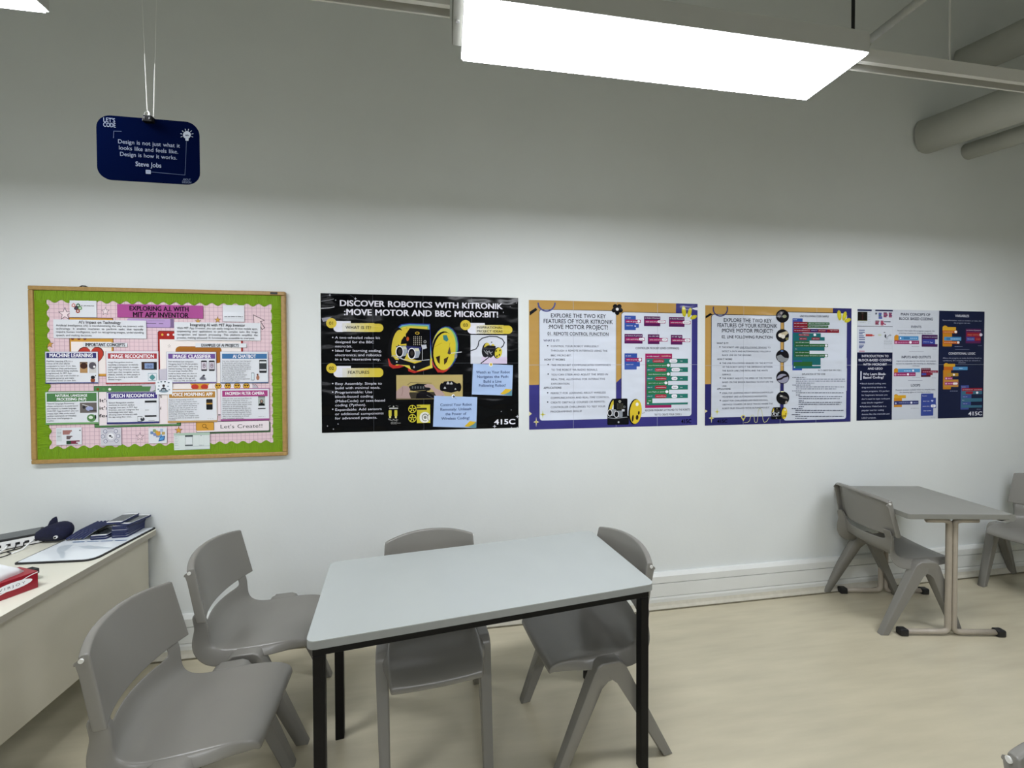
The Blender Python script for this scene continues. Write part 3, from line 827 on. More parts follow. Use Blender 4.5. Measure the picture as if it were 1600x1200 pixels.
# scalloped green border strips
def scallop(name, a, b, vert, inner):
    n = max(6, round(abs(b - a) / .056)); st = []
    bm = bmesh.new(); P = []
    N = n * 10
    for i in range(N + 1):
        q = a + (b - a) * i / N; P.append((q, inner(q, .5 - .5 * math.cos(2 * PI * n * i / N))))
    outer = (lambda q: (q, ih)) if name == 'top' else (lambda q: (q, -ih)) if name == 'bottom' else (lambda q: (-iw, q)) if name == 'left' else (lambda q: (iw, q))
    vs = []
    for q, v in P:
        p1 = (q, v) if not vert else (v, q); p0 = outer(q)
        # flutes of the corrugated card run across the strip
        vs.append((p0, p1))
    y0, y1 = (-.0150, -.0142) if not vert else (-.0146, -.0138)
    fr = [[bm.verts.new((p[0], y, p[1])) for p in pr] for y in (y0 - .0016, y1) for pr in vs]
    K = len(vs)
    for i in range(K - 1):
        for off in (0, K): bm.faces.new((fr[off + i][0], fr[off + i + 1][0], fr[off + i + 1][1], fr[off + i][1]))
        for e in (0, 1): bm.faces.new((fr[i][e], fr[i + 1][e], fr[K + i + 1][e], fr[K + i][e]))
    o = obj('border_strip', bm, M_FLUTE[vert], board)
    return o
M_FLUTE = {}
for vert in (0, 1):
    m = mat('lime_flutes', '80ab02', .6, noise=.05, nscale=9); nt = m.node_tree
    wv = nt.nodes.new('ShaderNodeTexWave'); wv.bands_direction = 'X' if not vert else 'Z'; wv.inputs['Scale'].default_value = 52.0; wv.inputs['Distortion'].default_value = 0.0
    tc = nt.nodes.new('ShaderNodeTexCoord'); nt.links.new(tc.outputs['Object'], wv.inputs['Vector'])
    bp = nt.nodes.new('ShaderNodeBump'); bp.inputs['Strength'].default_value = .9; bp.inputs['Distance'].default_value = .004
    nt.links.new(wv.outputs['Fac'], bp.inputs['Height']); nt.links.new(bp.outputs[0], nt.nodes['Principled BSDF'].inputs['Normal'])
    M_FLUTE[vert] = m
scallop('left', -ih, ih, 1, lambda q, v: -iw + .047 + .014 * v)
scallop('right', -ih, ih, 1, lambda q, v: iw - .040 - .014 * v)
scallop('top', -iw, iw, 0, lambda q, v: ih - .046 - .015 * v)
scallop('bottom', -iw, iw, 0, lambda q, v: -ih + .050 + .015 * v)

# ---- papers pinned on the board (each its own thing)
CPL = -.0185
def card(crop, x0, y0, x1, y1, col=WHT, edge=None, ew=8, plane=CPL):
    s = Sheet(plane); s.crop(*crop); s.base(x0, y0, x1, y1, col)
    if edge:
        s.rect(x1 - ew, y0, x1, y1, edge, 1); s.rect(x0, y1 - ew, x1, y1, edge, 1)
        s.rect(x0, y0, x1, y0 + 3, edge, 1); s.rect(x0, y0, x0 + 3, y1, edge, 1)
    return s
PG = 'papers pinned to the notice board'
def pin(s, name, label, cat='paper', m=None): return tag(s.build(name, m or P_MATT), label, cat, PG)
s = card(c1, 572, 286, 880, 480)
for x, y, c in ((618, 342, 'c78a84'), (670, 344, '3d6a4c'), (648, 374, '2d2233'), (692, 374, '6d9a62'), (668, 408, '9a4a3c')):
    s.star(x, y, 27, c, 2, n=3, inner=.88)
    s.star(x, y, 12, 'e4e6e9' if c != '2d2233' else '5d5463', 3, n=3, inner=.7)
s.t("MIT APP INVENTOR", 700, 853, 342, 355, '4a4a50', 1)
pin(s, 'logo_card', 'white card with a cluster of coloured hexagons, at the top left of the notice board', 'card')
s = card(c1, 1112, 328, 2090, 492, 'a8508f')
s.t("EXPLORING A.I. WITH", 1252, 1930, 356, 406, '15121a', 2); s.t("MIT APP INVENTOR", 1292, 1925, 424, 480, '15121a', 2)
pin(s, 'title_banner', 'purple title banner with black lettering at the top of the notice board', 'banner', P_SATIN)
s = card(c2, 785, 338, 1032, 530)
s.rect(800, 490, 1020, 492, 'b8bcc0', 2); s.dash(805, 1015, 468, 7, '55585c', 3)
pin(s, 'glossy_slip', 'small glossy white slip at the top right of the notice board', 'paper', P_GLOSS)
s = card(c1, 386, 502, 1445, 722)
s.t("AI's Impact on Technology", 678, 1155, 520, 552, INK, 1)
for i, (l, x1) in enumerate((("Artificial Intelligence (AI) is revolutionizing the way we interact with", 1412), ("technology.  It  enables  machines  to  perform  tasks  that  typically", 1412), ("require human intelligence, such as recognizing images, understanding", 1416), ("speech, and making decisions.", 832))):
    s.t(l, 420, x1, 564 + i * 36, 586 + i * 36, '33333b', 0)
pin(s, 'text_sheet', "white text sheet headed AI's Impact on Technology, under the hexagon card")
s = card(c2, 234, 532, 1216, 745)
s.t("Integrating AI with MIT App Inventor", 414, 1040, 550, 582, INK, 1)
for i, (l, x1) in enumerate((("With MIT App Inventor, you can easily integrate AI into mobile apps,", 1184), ("empowering  your  applications  to  perform  complex  tasks  like  image", 1184), ("recognition  and  speech  processing.  This  platform  simplifies  the", 1184), ("process, making advanced AI functionalities accessible to everyone.", 1152))):
    s.t(l, 266, x1, 593 + i * 36, 616 + i * 36, '33333b', 0)
pin(s, 'text_sheet', 'white text sheet headed Integrating AI, under the glossy white slip')
s = card(c1, 725, 765, 1228, 815); s.t("IMPORTANT CONCEPTS", 752, 1205, 772, 808, INK, 2)
pin(s, 'heading_strip', 'white strip reading IMPORTANT CONCEPTS on the left half of the board', 'heading')
s = card(c2, 475, 772, 1056, 822); s.t("EXAMPLES OF AI PROJECTS", 542, 970, 782, 812, INK, 2)
pin(s, 'heading_strip', 'white strip reading EXAMPLES OF AI PROJECTS on the right half of the board', 'heading')

def concept(crop, R, head, hb, hcol, edge, body, bx, by, pitch, label, extra=None, hl=1):
    s = card(crop, *R, edge=edge); s.rect(*hb, hcol, 2)
    if hl == 1:
        (tx0, tx1, ty0, ty1) = head[1]; s.t(head[0], tx0, tx1, ty0, ty1, 'f2f2f6', 2)
    else:
        for h in head: s.t(h[0], *h[1], 'f2f2f6', 2)
    for i, (l, x1) in enumerate(body): s.t(l, bx, x1, by + i * pitch, by + i * pitch + min(17, pitch * .62), '45454d', 0)
    if extra: extra(s)
    pin(s, 'concept_card', label, 'card')
def ex(s):
    s.rect(690, 985, 778, 1110, 'b08a5c', 2); s.ell(735, 1030, 42, 34, '40251a', 3); s.rect(690, 990, 778, 1000, '3a3a3a', 3)
    s.rect(792, 985, 878, 1110, 'c8c6c4', 2); s.ell(835, 1028, 42, 40, '55525a', 3); s.ell(855, 1040, 14, 12, 'e8e8e8', 4)
    s.ell(838, 1160, 24, 18, '1c1c22', 3); s.rr(812, 1172, 862, 1215, 14, '8a4a32', 2); s.ell(868, 1140, 7, 8, '555555', 3)
concept(c1, (296, 868, 900, 1228), ("MACHINE LEARNING", (345, 840, 890, 932)), (308, 882, 876, 942), '33356f', '3a3f78',
    [("Machine Learning (ML) is a", 608), ("subset of AI that allows", 580), ("computers to learn from data", 645), ("and improve their performance", 655), ("over time without being explicitly", 670), ("programmed. In MIT App", 598), ("Inventor, you can train models to", 680), ("recognize patterns and make", 625), ("predictions based on new data.", 650)], 310, 968, 27.5,
    'card headed MACHINE LEARNING in a navy bar, upper left of the board', ex)
def ex(s):
    s.rect(1390, 985, 1565, 1075, '3a2a22', 2); s.rect(1425, 1000, 1530, 1062, '7f93b8', 3); s.rect(1500, 990, 1562, 1072, '1f2024', 2.5); s.ring(1466, 1034, 14, 14, 5, '3a4a72', 6); s.ring(1500, 1034, 14, 14, 5, '3a4a72', 6)
    s.frame(1466, 1112, 1562, 1200, 5, '6f98a4', 2); s.star(1514, 1160, 34, '4f8a8c', 3, n=4, inner=.8)
concept(c1, (985, 862, 1588, 1230), ("IMAGE RECOGNITION", (1040, 1535, 900, 940)), (1008, 888, 1565, 950), 'a5333a', 'a5333a',
    [("Image Recognition involves", 1295), ("teaching a computer to identify", 1355), ("and categorize objects in images.", 1362), ("Using MIT App Inventor, you can", 1370), ("build apps that recognize various", 1368), ("objects, animals, or even people in", 1375), ("photos by training a model with", 1352), ("labeled images.", 1168)], 1012, 980, 28,
    'card headed IMAGE RECOGNITION in a red bar, upper left half of the board', ex)
def phone_pic(s, x0, y0, x1, y1, scr, L=2):
    s.rr(x0, y0, x1, y1, 10, '1a1a1e', L); s.rect(x0 + 4, y0 + 16, x1 - 4, y1 - 18, scr, L + 1)
def ex(s):
    phone_pic(s, 540, 970, 608, 1088, 'cdc6cf'); phone_pic(s, 628, 970, 696, 1088, 'c3bcc6')
    for x in (575, 662): s.ring(x, 1028, 16, 26, 6, '6a5a72', 4); s.ell(x, 1024, 7, 9, '8a6a70', 4)
    s.ell(560, 1175, 40, 22, 'b8bcc4', 2); s.poly([(520, 1185), (560, 1135), (600, 1190)], '6a6a74', 3); s.ell(573, 1140, 12, 11, '3a3a40', 4)
concept(c2, (148, 870, 716, 1225), ("IMAGE CLASSIFIER", (218, 652, 902, 942)), (166, 892, 700, 950), '6b4f92', '6a5a92',
    [("Ever wondered how computers", 455), ("recognize faces? In this fun project,", 505), ("you'll build a \"PeekaBoo\" game using", 505), ("machine learning! Your app will use a", 502), ("Personal Image Classifier (PIC)", 445), ("model to detect when you show or", 495), ("hide your face. When the app sees", 495), ("your face, a baby in the app will", 470), ("smile; when you hide, the baby will", 485)], 170, 972, 27.2,
    'card headed IMAGE CLASSIFIER in a purple bar, upper right half of the board', ex)
def ex(s):
    phone_pic(s, 1200, 962, 1286, 1110, '3a3d40'); s.rect(1204, 980, 1282, 1000, 'd8dadc', 4); s.rect(1204, 1068, 1282, 1084, 'd8dadc', 4)
    s.rr(1110, 1108, 1146, 1195, 6, '55606a', 2); s.rr(1114, 1114, 1142, 1190, 5, 'd4dde2', 3); s.ell(1185, 1165, 18, 28, 'a4715a', 2); s.ell(1182, 1130, 10, 10, '6a3a2a', 3)
concept(c2, (758, 868, 1305, 1225), ("AI CHATBOT", (902, 1165, 902, 940)), (778, 892, 1288, 950), '3f6fa0', '55688c',
    [("Can you create your own therapist?", 1110), ("In this tutorial, you'll create your own", 1098), ("therapist bot app using App Inventor.", 1096), ("Inspired by the famous ELIZA program", 1110), ("from the 1960s, this project introduces", 1106), ("you to the basics of AI-powered", 1048), ("conversation tools. Perfect for", 1030), ("students in grades 6-8, this project", 1060), ("offers a hands-on way to explore", 1045), ("artificial intelligence and its application", 1098), ("in mental health support.", 985)], 780, 968, 22.5,
    'card headed AI CHATBOT in a blue bar, at the upper right of the board', ex)
def ex(s):
    s.rect(690, 358, 882, 470, '67615e', 2); s.ell(800, 425, 42, 26, '9ba3c8', 3); s.ell(738, 410, 16, 18, '2a2a2e', 4); s.line([(720, 378), (790, 398)], 8, 'c9c9c9', 4); s.line([(800, 445), (880, 445)], 8, '2e2e30', 4)
    s.ell(822, 532, 52, 44, '5f8f58', 2); s.ell(815, 525, 24, 18, 'd8e0d4', 3); s.ell(868, 520, 10, 24, '22322a', 3); s.ring(818, 528, 34, 30, 5, '3f5f3a', 4)
concept(c3, (298, 232, 902, 598), [("NATURAL LANGUAGE", (412, 775, 262, 290)), ("PROCESSING (NLP)", (428, 765, 302, 332))], (312, 252, 880, 340), '4d7d4b', '6a9a62',
    [("Natural Language Processing", 625), ("allows computers to understand", 668), ("and respond to human language.", 655), ("With MIT App Inventor, you can", 675), ("create apps that understand", 635), ("spoken commands or translate", 652), ("text from one language to", 608), ("another.", 402)], 318, 358, 28,
    'card headed NATURAL LANGUAGE PROCESSING in a green bar, lower left of the board', ex, hl=2)
def ex(s):
    s.rect(1428, 335, 1562, 355, '18181c', 3); s.frame(1428, 350, 1562, 512, 3, 'a0a4a8', 2); s.rect(1428, 502, 1562, 516, '18181c', 3); s.rect(1432, 440, 1475, 444, '777777', 3)
    s.frame(1345, 512, 1400, 572, 4, '44484c', 2); s.ell(1402, 545, 24, 22, '3a3f46', 3); s.ell(1400, 530, 8, 8, 'd8d8d8', 4); s.rect(1470, 560, 1540, 564, '777777', 3)
concept(c3, (996, 238, 1592, 590), ("SPEECH RECOGNITION", (1045, 1535, 258, 296)), (1012, 250, 1568, 308), '40357c', '34356f',
    [("Speech Recognition enables", 1305), ("machines to convert spoken", 1312), ("language into text. In MIT App", 1345), ("Inventor, you can integrate this", 1362), ("technology into your apps,", 1298), ("allowing users to interact with", 1345), ("the app using their voice.", 1282)], 1018, 348, 27,
    'card headed SPEECH RECOGNITION in a violet bar, lower left half of the board', ex)
def ex(s):
    s.rr(598, 318, 672, 437, 10, '16181c', 2); s.rect(600, 360, 670, 376, 'b48a3c', 3); s.line([(605, 345), (630, 340), (668, 345)], 6, '4a3a2a', 3)
    s.dash(612, 680, 538, 3, '9a9a9a', 2)
concept(c4, (160, 205, 724, 575), ("VOICE MORPHING APP", (205, 672, 244, 282)), (176, 234, 700, 298), 'b0813c', 'b9935a',
    [("Explore the fascinating world of", 455), ("synthetic media in this project where", 495), ("you'll create a smartphone app that can", 520), ("change the user's speech by altering", 495), ("the pitch and rate of speech. As you", 492), ("build the app, you'll also dive into the", 492), ("ethical implications of deepfake", 455), ("technology, discussing its potential", 468), ("impacts on society, from helpful tools", 515), ("to assistive tech, to its misuse in scams", 520), ("activities.", 255)], 176, 316, 22.8,
    'card headed VOICE MORPHING APP in an ochre bar, lower right half of the board', ex)
def ex(s):
    s.rect(1188, 290, 1268, 392, 'a0a8a4', 2); s.rect(1188, 284, 1268, 296, '5f6664', 3); s.ell(1228, 345, 20, 24, '4a4644', 3); s.poly([(1192, 392), (1200, 368), (1228, 360), (1258, 368), (1265, 392)], '141416', 4); s.ell(1228, 342, 11, 14, 'a88a7a', 5)
    s.rect(1188, 420, 1272, 428, '26262a', 3); s.dash(1190, 1270, 512, 3, '9a9a9a', 2)
concept(c4, (762, 196, 1318, 555), ("FACEMESH FILTER CAMERA", (815, 1258, 234, 268)), (780, 222, 1296, 284), 'a5427e', '9a4a86',
    [("Have you ever used cool facial filters on", 1115), ("Instagram or Snapchat? Want to", 1068), ("create your own? In this tutorial, you'll", 1115), ("learn how to build a filter camera using", 1113), ("Facemesh, an AI technology that", 1060), ("detects facial landmarks. By the end,", 1105), ("you'll be able to apply realistic filters to", 1112), ("your photos just like Snapchat! Perfect", 1110), ("for students in grades 6-8, this project", 1115), ("offers a fun introduction to AI and", 1085), ("facial recognition technology.", 1028)], 784, 302, 22.5,
    'card headed FACEMESH FILTER CAMERA in a magenta bar, at the lower right of the board', ex)
s = card(c4, 22, 105, 214, 262, 'e2e6ea', plane=-.0200)
s.ell(115, 225, 55, 18, '7f929c', 1.5); s.poly([(82, 222), (90, 195), (115, 182), (140, 195), (148, 222)], '2a2f38', 2); s.ell(115, 165, 15, 16, '3a2f30', 3); s.rect(95, 205, 135, 222, '9aa6b0', 4)
for x, y in ((55, 128), (88, 120), (130, 120), (172, 130), (62, 168), (165, 172), (55, 205), (178, 210)): s.rr(x - 10, y - 7, x + 10, y + 7, 3, random.choice(('6d7d88', '46525c', '9aa8b0')), 2)
pin(s, 'picture_card', 'small pale card with a seated figure and floating icons at the middle of the board', 'card')
s = card(c3, 418, 645, 712, 832)
s.rect(425, 655, 485, 795, 'c9d0d2', 2); s.dash(435, 480, 700, 4, '777777', 3); s.dash(435, 470, 740, 4, '777777', 3)
for y0, y1, c, xs in ((672, 722, 'a0706a', (600, 585, 575)), (735, 775, '6a5a5a', (605, 590, 580)), (790, 828, '7a2f42', (690, 650, 668))):
    for i, x in enumerate(xs): s.rect(495 if y0 == 672 else 538, y0 + (y1 - y0) * i / 3, x, y0 + (y1 - y0) * (i + 1) / 3 - 3, c, 3)
s.rect(538, 790, 590, 828, '24452f', 4); s.ell(692, 672, 9, 7, '444444', 3)
pin(s, 'picture_card', 'small card showing stacked coloured code blocks, at the bottom left of the board', 'card')
s = card(c3, 924, 645, 1162, 842, 'c8c7cf')
s.ring(1042, 740, 66, 62, 5, 'a9a6b4', 2); s.ell(1042, 740, 38, 36, 'e6e6ea', 3); s.ell(1035, 735, 15, 11, '2c2c34', 4); s.ell(1055, 750, 9, 8, '444444', 4)
for x, y in ((978, 685), (1100, 682), (952, 742), (1126, 737), (982, 797), (1106, 790)): s.ell(x, y, 22, 21, '2f3c6a', 3); s.ell(x, y, 17, 16, 'dcdce4', 4); s.rect(x - 8, y - 2, x + 8, y + 2, '777c90', 5)
s.rect(1000, 650, 1078, 655, '44486a', 3)
pin(s, 'picture_card', 'small grey card with a ring of six circles, at the bottom of the board', 'card')
s = card(c4, -58, 645, 152, 815)
for x, y, c in ((10, 675, '8a9a6a'), (-18, 700, '6a86b0'), (30, 690, 'caa03c'), (60, 700, 'b5462e'), (15, 720, '7a8ab8'), (80, 735, '6a9ac0'), (92, 672, 'a6b4cc'), (45, 735, '8890b0'), (112, 705, 'b8a060')): s.rr(x - 18, y - 16, x + 18, y + 16, 5, c, 2 + (x % 3) * .3)
s.ell(55, 710, 26, 22, 'd09a3a', 4); s.poly([(75, 745), (132, 732), (122, 785), (55, 798)], '1f4f8a', 5); s.poly([(80, 752), (122, 742), (114, 778), (66, 788)], '5a9ad0', 6)
pin(s, 'picture_card', 'small white card of colourful app icons and a blue tablet, bottom middle of the board', 'card')
s = card(c4, 230, 705, 640, 885, 'd3dbd9')
s.rect(232, 705, 640, 722, 'a9bfae', 2); s.frame(230, 722, 292, 882, 3, 'b4bfc0', 2); s.frame(358, 730, 446, 845, 4, '888f94', 3); s.rect(358, 728, 446, 744, '3b4247', 4); s.rect(358, 836, 446, 847, '3b4247', 4); s.rect(365, 752, 440, 830, 'd9dfe0', 4); s.frame(515, 722, 572, 842, 3, 'b9c3c4', 2)
for k in range(6): s.dash(240, 285, 742 + k * 20, 3, '9aa6a8', 3)
s.dash(518, 572, 838, 4, '70787c', 3); s.ell(540, 732, 7, 4, '777f84', 3); s.frame(360, 850, 640, 884, 2, 'c2cbcb', 2)
pin(s, 'picture_card', 'wide pale green screenshot card overlapping the lower border of the board', 'card')

# ------------------------------------------------------------------ posters taped to the wall
PP = -.0012
def poster(corner):
    s = Sheet(PP); P = [ray(*p, 1, PP) for p in corner]
    s.fit = ((P[0].x + P[3].x) / 2, (P[1].x + P[2].x) / 2, (P[2].z + P[3].z) / 2, (P[0].z + P[1].z) / 2)
    return s
def seams(s, col, nx=4, nz=2, L=12):
    a, b, c, d = s.fit
    for i in range(1, nx):
        x = a + (b - a) * i / nx; s.face([(x - .0011, c), (x + .0011, c), (x + .0011, d), (x - .0011, d)], col, L)
    z = (c + d) / 2; s.face([(a, z - .0011), (b, z - .0011), (b, z + .0011), (a, z + .0011)], col, L)

# --- black poster
k1, k2, k3, k4 = (490, 445, .10625), (650, 445, .10625), (490, 560, .10625), (650, 560, .10625)
s = poster([(501.5, 457.8), (809.9, 465.7), (809.9, 669.4), (502.2, 675.3)]); a, b, c, d = s.fit
s.base_w(a, c, b, d, '060709')
seams(s, '3a3d42', L=.6)
LAV, YEL = 'd9d9e6', 'cdb941'
s.crop(*k1)
s.t("DISCOVER ROBOTICS WITH KITRONIK", 380, 2775, 252, 334, 'e2e0ea', 2); s.t(":MOVE MOTOR AND BBC MICRO:BIT!", 445, 2720, 376, 462, 'e2e0ea', 2)
def badge(s, x, y, num, lines, w, tf):
    s.rr(x + 40, y - 32, x + 285, y + 40, 8, 'dfdfe8', 1)
    s.rr(x + 28, y, x + w, y + 130, 62, YEL, 2)
    for i in range(8):   # the printed blend from white to yellow
        f = i / 8; cc = [int((1 - f) * p + f * q) for p, q in zip((0xde, 0xde, 0xe8), (0xcd, 0xb9, 0x41))]
        x0 = x + 95 + (w - 250) * i / 8
        s.rect(x0, y, x + w - 130, y + 130, '%02x%02x%02x' % tuple(cc), 2.2 + i * .1)
    s.rr(x + 28, y, x + 220, y + 130, 62, 'dedee8', 2.1)
    s.ell(x, y, 77, 74, 'd2ba40', 4)
    s.t(num, x - 36, x + 38, y - 22, y + 24, '15151c', 1, 6)
    for l, (x0, x1, y0, y1) in lines: s.t(l, x0, x1, y0, y1, '15151c', 1, 6)
badge(s, 262, 564, "01", [("WHAT IS IT?", (470, 848, 605, 650))], 765, .6)
body = [("A two-wheeled robot kit", 978), ("designed for the BBC", 890), ("micro:bit.", 570), ("Ideal for learning coding,", 1002), ("electronics, and robotics", 998), ("in a fun, interactive way.", 988)]
for i, (l, x1) in enumerate(body): s.t(l, 316, x1, 760 + i * 63.5, 795 + i * 63.5, LAV, 0)
for y in (775, 966): s.ell(282, y, 9, 9, LAV, 5)
s.crop(*k3)
badge(s, 264, 144, "02", [("FEATURES", (502, 820, 184, 226))], 762, .6)
body = [("Easy Assembly: Simple to", 1006), ("build with minimal tools.", 985), ("Programmable: Use", 864), ("block-based coding", 876), ("(MakeCode) or text-based", 1054), ("coding (Python).", 775), ("Expandable: Add sensors", 1004), ("or additional components", 1032), ("for advanced projects.", 938)]
for i, (l, x1) in enumerate(body): s.t(l, 316, x1, 352 + i * 63, 387 + i * 63, LAV, 0)
for y in (370, 496, 748): s.ell(282, y, 9, 9, LAV, 5)
s.crop(*k2)
badge(s, 728, 592, "03", [("INSPIRATIONAL", (892, 1270, 612, 645)), ("PROJECT IDEAS", (892, 1274, 668, 700))], 690, .6)
# stars and planet edge
for kk, P in ((k1, ((240, 150, 20), (615, 205, 24), (325, 226, 11), (300, 322, 11))), (k3, ((205, 995, 12), (360, 965, 12), (292, 1040, 12))), (k4, ((1155, 1000, 30), (1490, 855, 26), (1255, 780, 9), (1400, 758, 10), (1405, 1015, 10), (1490, 1012, 9))), (k2, ((1478, 268, 10), (1385, 318, 8), (1285, 405, 9)))):
    s.crop(*kk)
    for x, y, r in P: s.star(x, y, r, 'c9c9d2', 1, n=4, inner=.35)
s.crop(*k1); s.line([(118, 175), (260, 150), (530, 145), (610, 200)], 3, '5a5c64', .9); s.line([(112, 243), (230, 225), (295, 208)], 6, '8b8c92', .9); s.line([(108, 347), (230, 340), (300, 328)], 10, 'b6b6bb', .9); s.poly([(118, 490), (265, 470), (200, 530), (140, 545)], '8f8f98', .9)
# robot, drawn in photo pixels
s.m = lambda x, y: (lambda p: (p.x, p.z))(ray(x, y, 1, PP))
for off, col, L in ((0, '2b3a8c', 1), (1.5, '6aa7c4', 1.3), (3, '7fae6a', 1.6), (4.5, 'd3c34a', 1.9)):
    pts = [(609 + off, 548), (611 + off, 530), (617 + off, 515), (627 + off * .6, 506.5 + off), (640, 505 + off), (672 - off, 506 + off), (673 - off, 530), (676, 575), (652, 580), (643, 578), (632, 572), (616 + off, 568)]
    s.poly(pts, col, L)
s.poly([(606, 560), (608, 572), (614, 576), (624, 575), (637, 570), (638, 580), (647, 583), (670, 577), (676, 570), (684, 582), (694, 582), (699, 572), (676, 566), (640, 566)], 'b0302a', 1.2)
s.poly([(609, 558), (612, 569), (620, 571), (638, 567), (643, 577), (652, 580), (672, 572), (676, 560)], 'd2bb40', 2.1)
s.ell(619, 541, 12, 30, '101014', 2.2, .12); s.ell(622, 541, 10, 26, 'cdb941', 2.5, .12); s.ell(629, 545, 8, 20, '0d0d10', 2.8, .12)
s.poly([(634, 512), (672, 515), (672.5, 562), (669, 567), (640, 560), (634, 545)], '0a0a0d', 3)
s.poly([(630, 513), (641, 512), (627, 532), (626, 538), (635, 537), (635, 546), (622, 538), (624, 524)], 'd2ba3c', 3.2)
s.ell(652, 520.5, 3.4, 2.2, 'c7a63a', 3.6); s.ell(652, 520.5, 2.3, 1.2, '0a0a0d', 3.8)
for i in range(5):
    for j in range(5): s.rect(646.2 + i * 2.9, 525.5 + j * 3, 647.1 + i * 2.9, 527.2 + j * 3, 'b9b3a6', 3.6)
s.ell(664, 534, 2.4, 2.4, '8a8a8c', 3.6); s.ell(664, 534, 1.2, 1.2, '0a0a0d', 3.8); s.ell(637, 529.5, 2, 3.4, 'b5532a', 3.6)
s.poly([(613, 556), (618, 562), (632, 563), (648, 568), (672, 561), (672, 571), (650, 580), (642, 577), (640, 571), (616, 569), (613, 564)], '111319', 3.4)
s.poly([(618, 541), (630, 540), (658, 542), (658, 548), (640, 553), (628, 550)], '2c2f62', 3.6)
for x, y, dx in ((624.3, 549.5, 10), (643.2, 552.5, 11)):
    s.poly([(x, y - 8.6), (x + dx, y - 8.5), (x + dx + 2.5, y - 2), (x + dx, y + 6), (x, y + 8.4)], '9ba3ad', 4); s.poly([(x + 5, y - 8.2), (x + dx, y - 8), (x + dx + 1, y - 4), (x + 5, y - 4)], 'c9c9b0', 4.2)
    s.ell(x, y, 6.2, 8.9, 'e9e9ef', 4.4); s.ell(x, y, 5, 7.6, '0d0d10', 4.7); s.ell(x + .6, y - .5, 2.6, 4.2, '332d2b', 5)
s.poly([(658, 539), (666, 538.5), (667, 544), (660, 546)], 'c2c4cc', 4.4); s.line([(660, 545), (660, 563)], .8, 'b9bbc2', 4.2)
s.line([(618, 558), (630, 561.5), (645, 564), (660, 563), (671, 562)], .9, 'c4c6cc', 4.2); s.line([(612, 556.5), (620, 555), (628, 560)], 1.1, 'a9abae', 4.2)
s.rect(646, 572, 648, 575, 'c0c2c8', 4.2); s.ell(620, 565.5, 1.2, 1.2, 'c0c2c8', 4.2)
# right wheel with its printed rainbow edge
for rx, ry, cx, col, L in ((21, 34.5, 695.5, '27327a', 1), (20, 33, 695, '6aa77a', 1.3), (18.5, 32, 693.5, 'c9c24a', 1.5), (18.5, 31.5, 692.5, 'b6382c', .95)):
    s.ell(cx, 544 if L != .95 else 551, rx, ry, col, L, .1)
s.ell(692, 548, 17.6, 30.5, '0c0c0f', 4.5, .1); s.ell(694.5, 549, 17.2, 29.5, 'cfbd36', 4.8, .1)
for P, cl in (([(692, 524), (698, 523.5), (701, 531), (698, 534), (693, 531)], '3d7a78'), ([(681, 558), (687.5, 555.5), (687, 569), (684, 566)], '2a1c12'), ([(693.5, 561), (701, 557), (698, 566), (694, 570)], '3a2c1c'), ([(699, 552), (703, 541), (704.5, 552.5), (702, 554)], '4a4038')): s.poly(P, cl, 5.2)
s.line([(679, 542), (690, 536)], .8, 'b39a28', 5); s.line([(703, 536), (700, 548)], .8, 'b39a28', 5); s.ell(712, 556.5, 2.2, 3.5, '8a8d90', 5); s.line([(704, 552), (721, 550)], 1, 'd6d8dc', 5)
# picture of the robot following a line
s.crop(*k2); s.rect(802, 738, 1338, 1160, 'cfd3dd', 1); s.rect(960, 1060, 1338, 1160, 'd4c6de', 1.2)
s.line([(805, 970), (880, 945), (912, 900), (925, 830), (975, 785), (1080, 757), (1190, 762), (1270, 800), (1300, 850), (1280, 900), (1250, 925)], 15, '33363d', 2); s.line([(955, 1155), (1040, 1090), (1100, 1040)], 15, '33363d', 2)
s.ell(1030, 960, 62, 110, '15151a', 3, .15); s.ell(1040, 930, 42, 80, 'c9b94c', 3.4, .15); s.poly([(985, 930), (1060, 890), (1170, 900), (1180, 1010), (1100, 1075), (1010, 1040)], '17171c', 4); s.ell(1130, 905, 26, 34, 'c9b94c', 3.8)
s.ell(1200, 1000, 58, 85, '1a1a16', 4.4, .25); s.ell(1212, 1000, 52, 78, 'cdbd3c', 4.7, .25)
for x, y in ((1190, 1050), (1235, 965), (1225, 1030), (1180, 975)): s.ell(x, y, 9, 17, '23211a', 5, .3)
for k in range(9): s.line([(1000 + k * 12, 965 + (k % 3) * 18), (1020 + k * 13, 985 + (k % 4) * 16)], 6, 'a9abb0', 5)
s.ell(1112, 845, 10, 10, '4d5a62', 2)
# hand holding the board, robot behind
s.crop(*k4); s.rect(-290, 245, 688, 590, 'b5a36a', 1); s.rect(-290, 500, 400, 590, '3a352b', 1.2)
s.poly([(350, 420), (415, 340), (530, 330), (600, 370), (650, 365), (668, 420), (655, 470), (520, 505), (390, 480)], '121216', 2); s.ell(380, 425, 30, 62, '0d0d10', 2.4); s.ell(632, 425, 34, 64, '0d0d10', 2.4)
for x, y, rr_ in ((470, 365, 28), (520, 368, 24), (425, 435, 22), (580, 450, 16)): s.star(x, y, rr_, 'b8b8bc', 3, n=3, inner=.6)
s.poly([(-105, 410), (20, 370), (200, 380), (240, 420), (200, 470), (60, 500), (-90, 470)], '17181c', 2.2); s.line([(-100, 490), (0, 480), (140, 470)], 6, '9b8d5a', 3); s.line([(-125, 390), (-80, 355), (230, 365)], 6, '4a4238', 2.4)
for k in range(5): s.rect(-60 + k * 40, 410, -40 + k * 40, 445, '5c5e62', 3)
s.poly([(120, 395), (170, 375), (245, 385), (290, 440), (380, 480), (430, 545), (300, 560), (260, 480), (200, 430), (140, 425)], 'b39a94', 3.4)
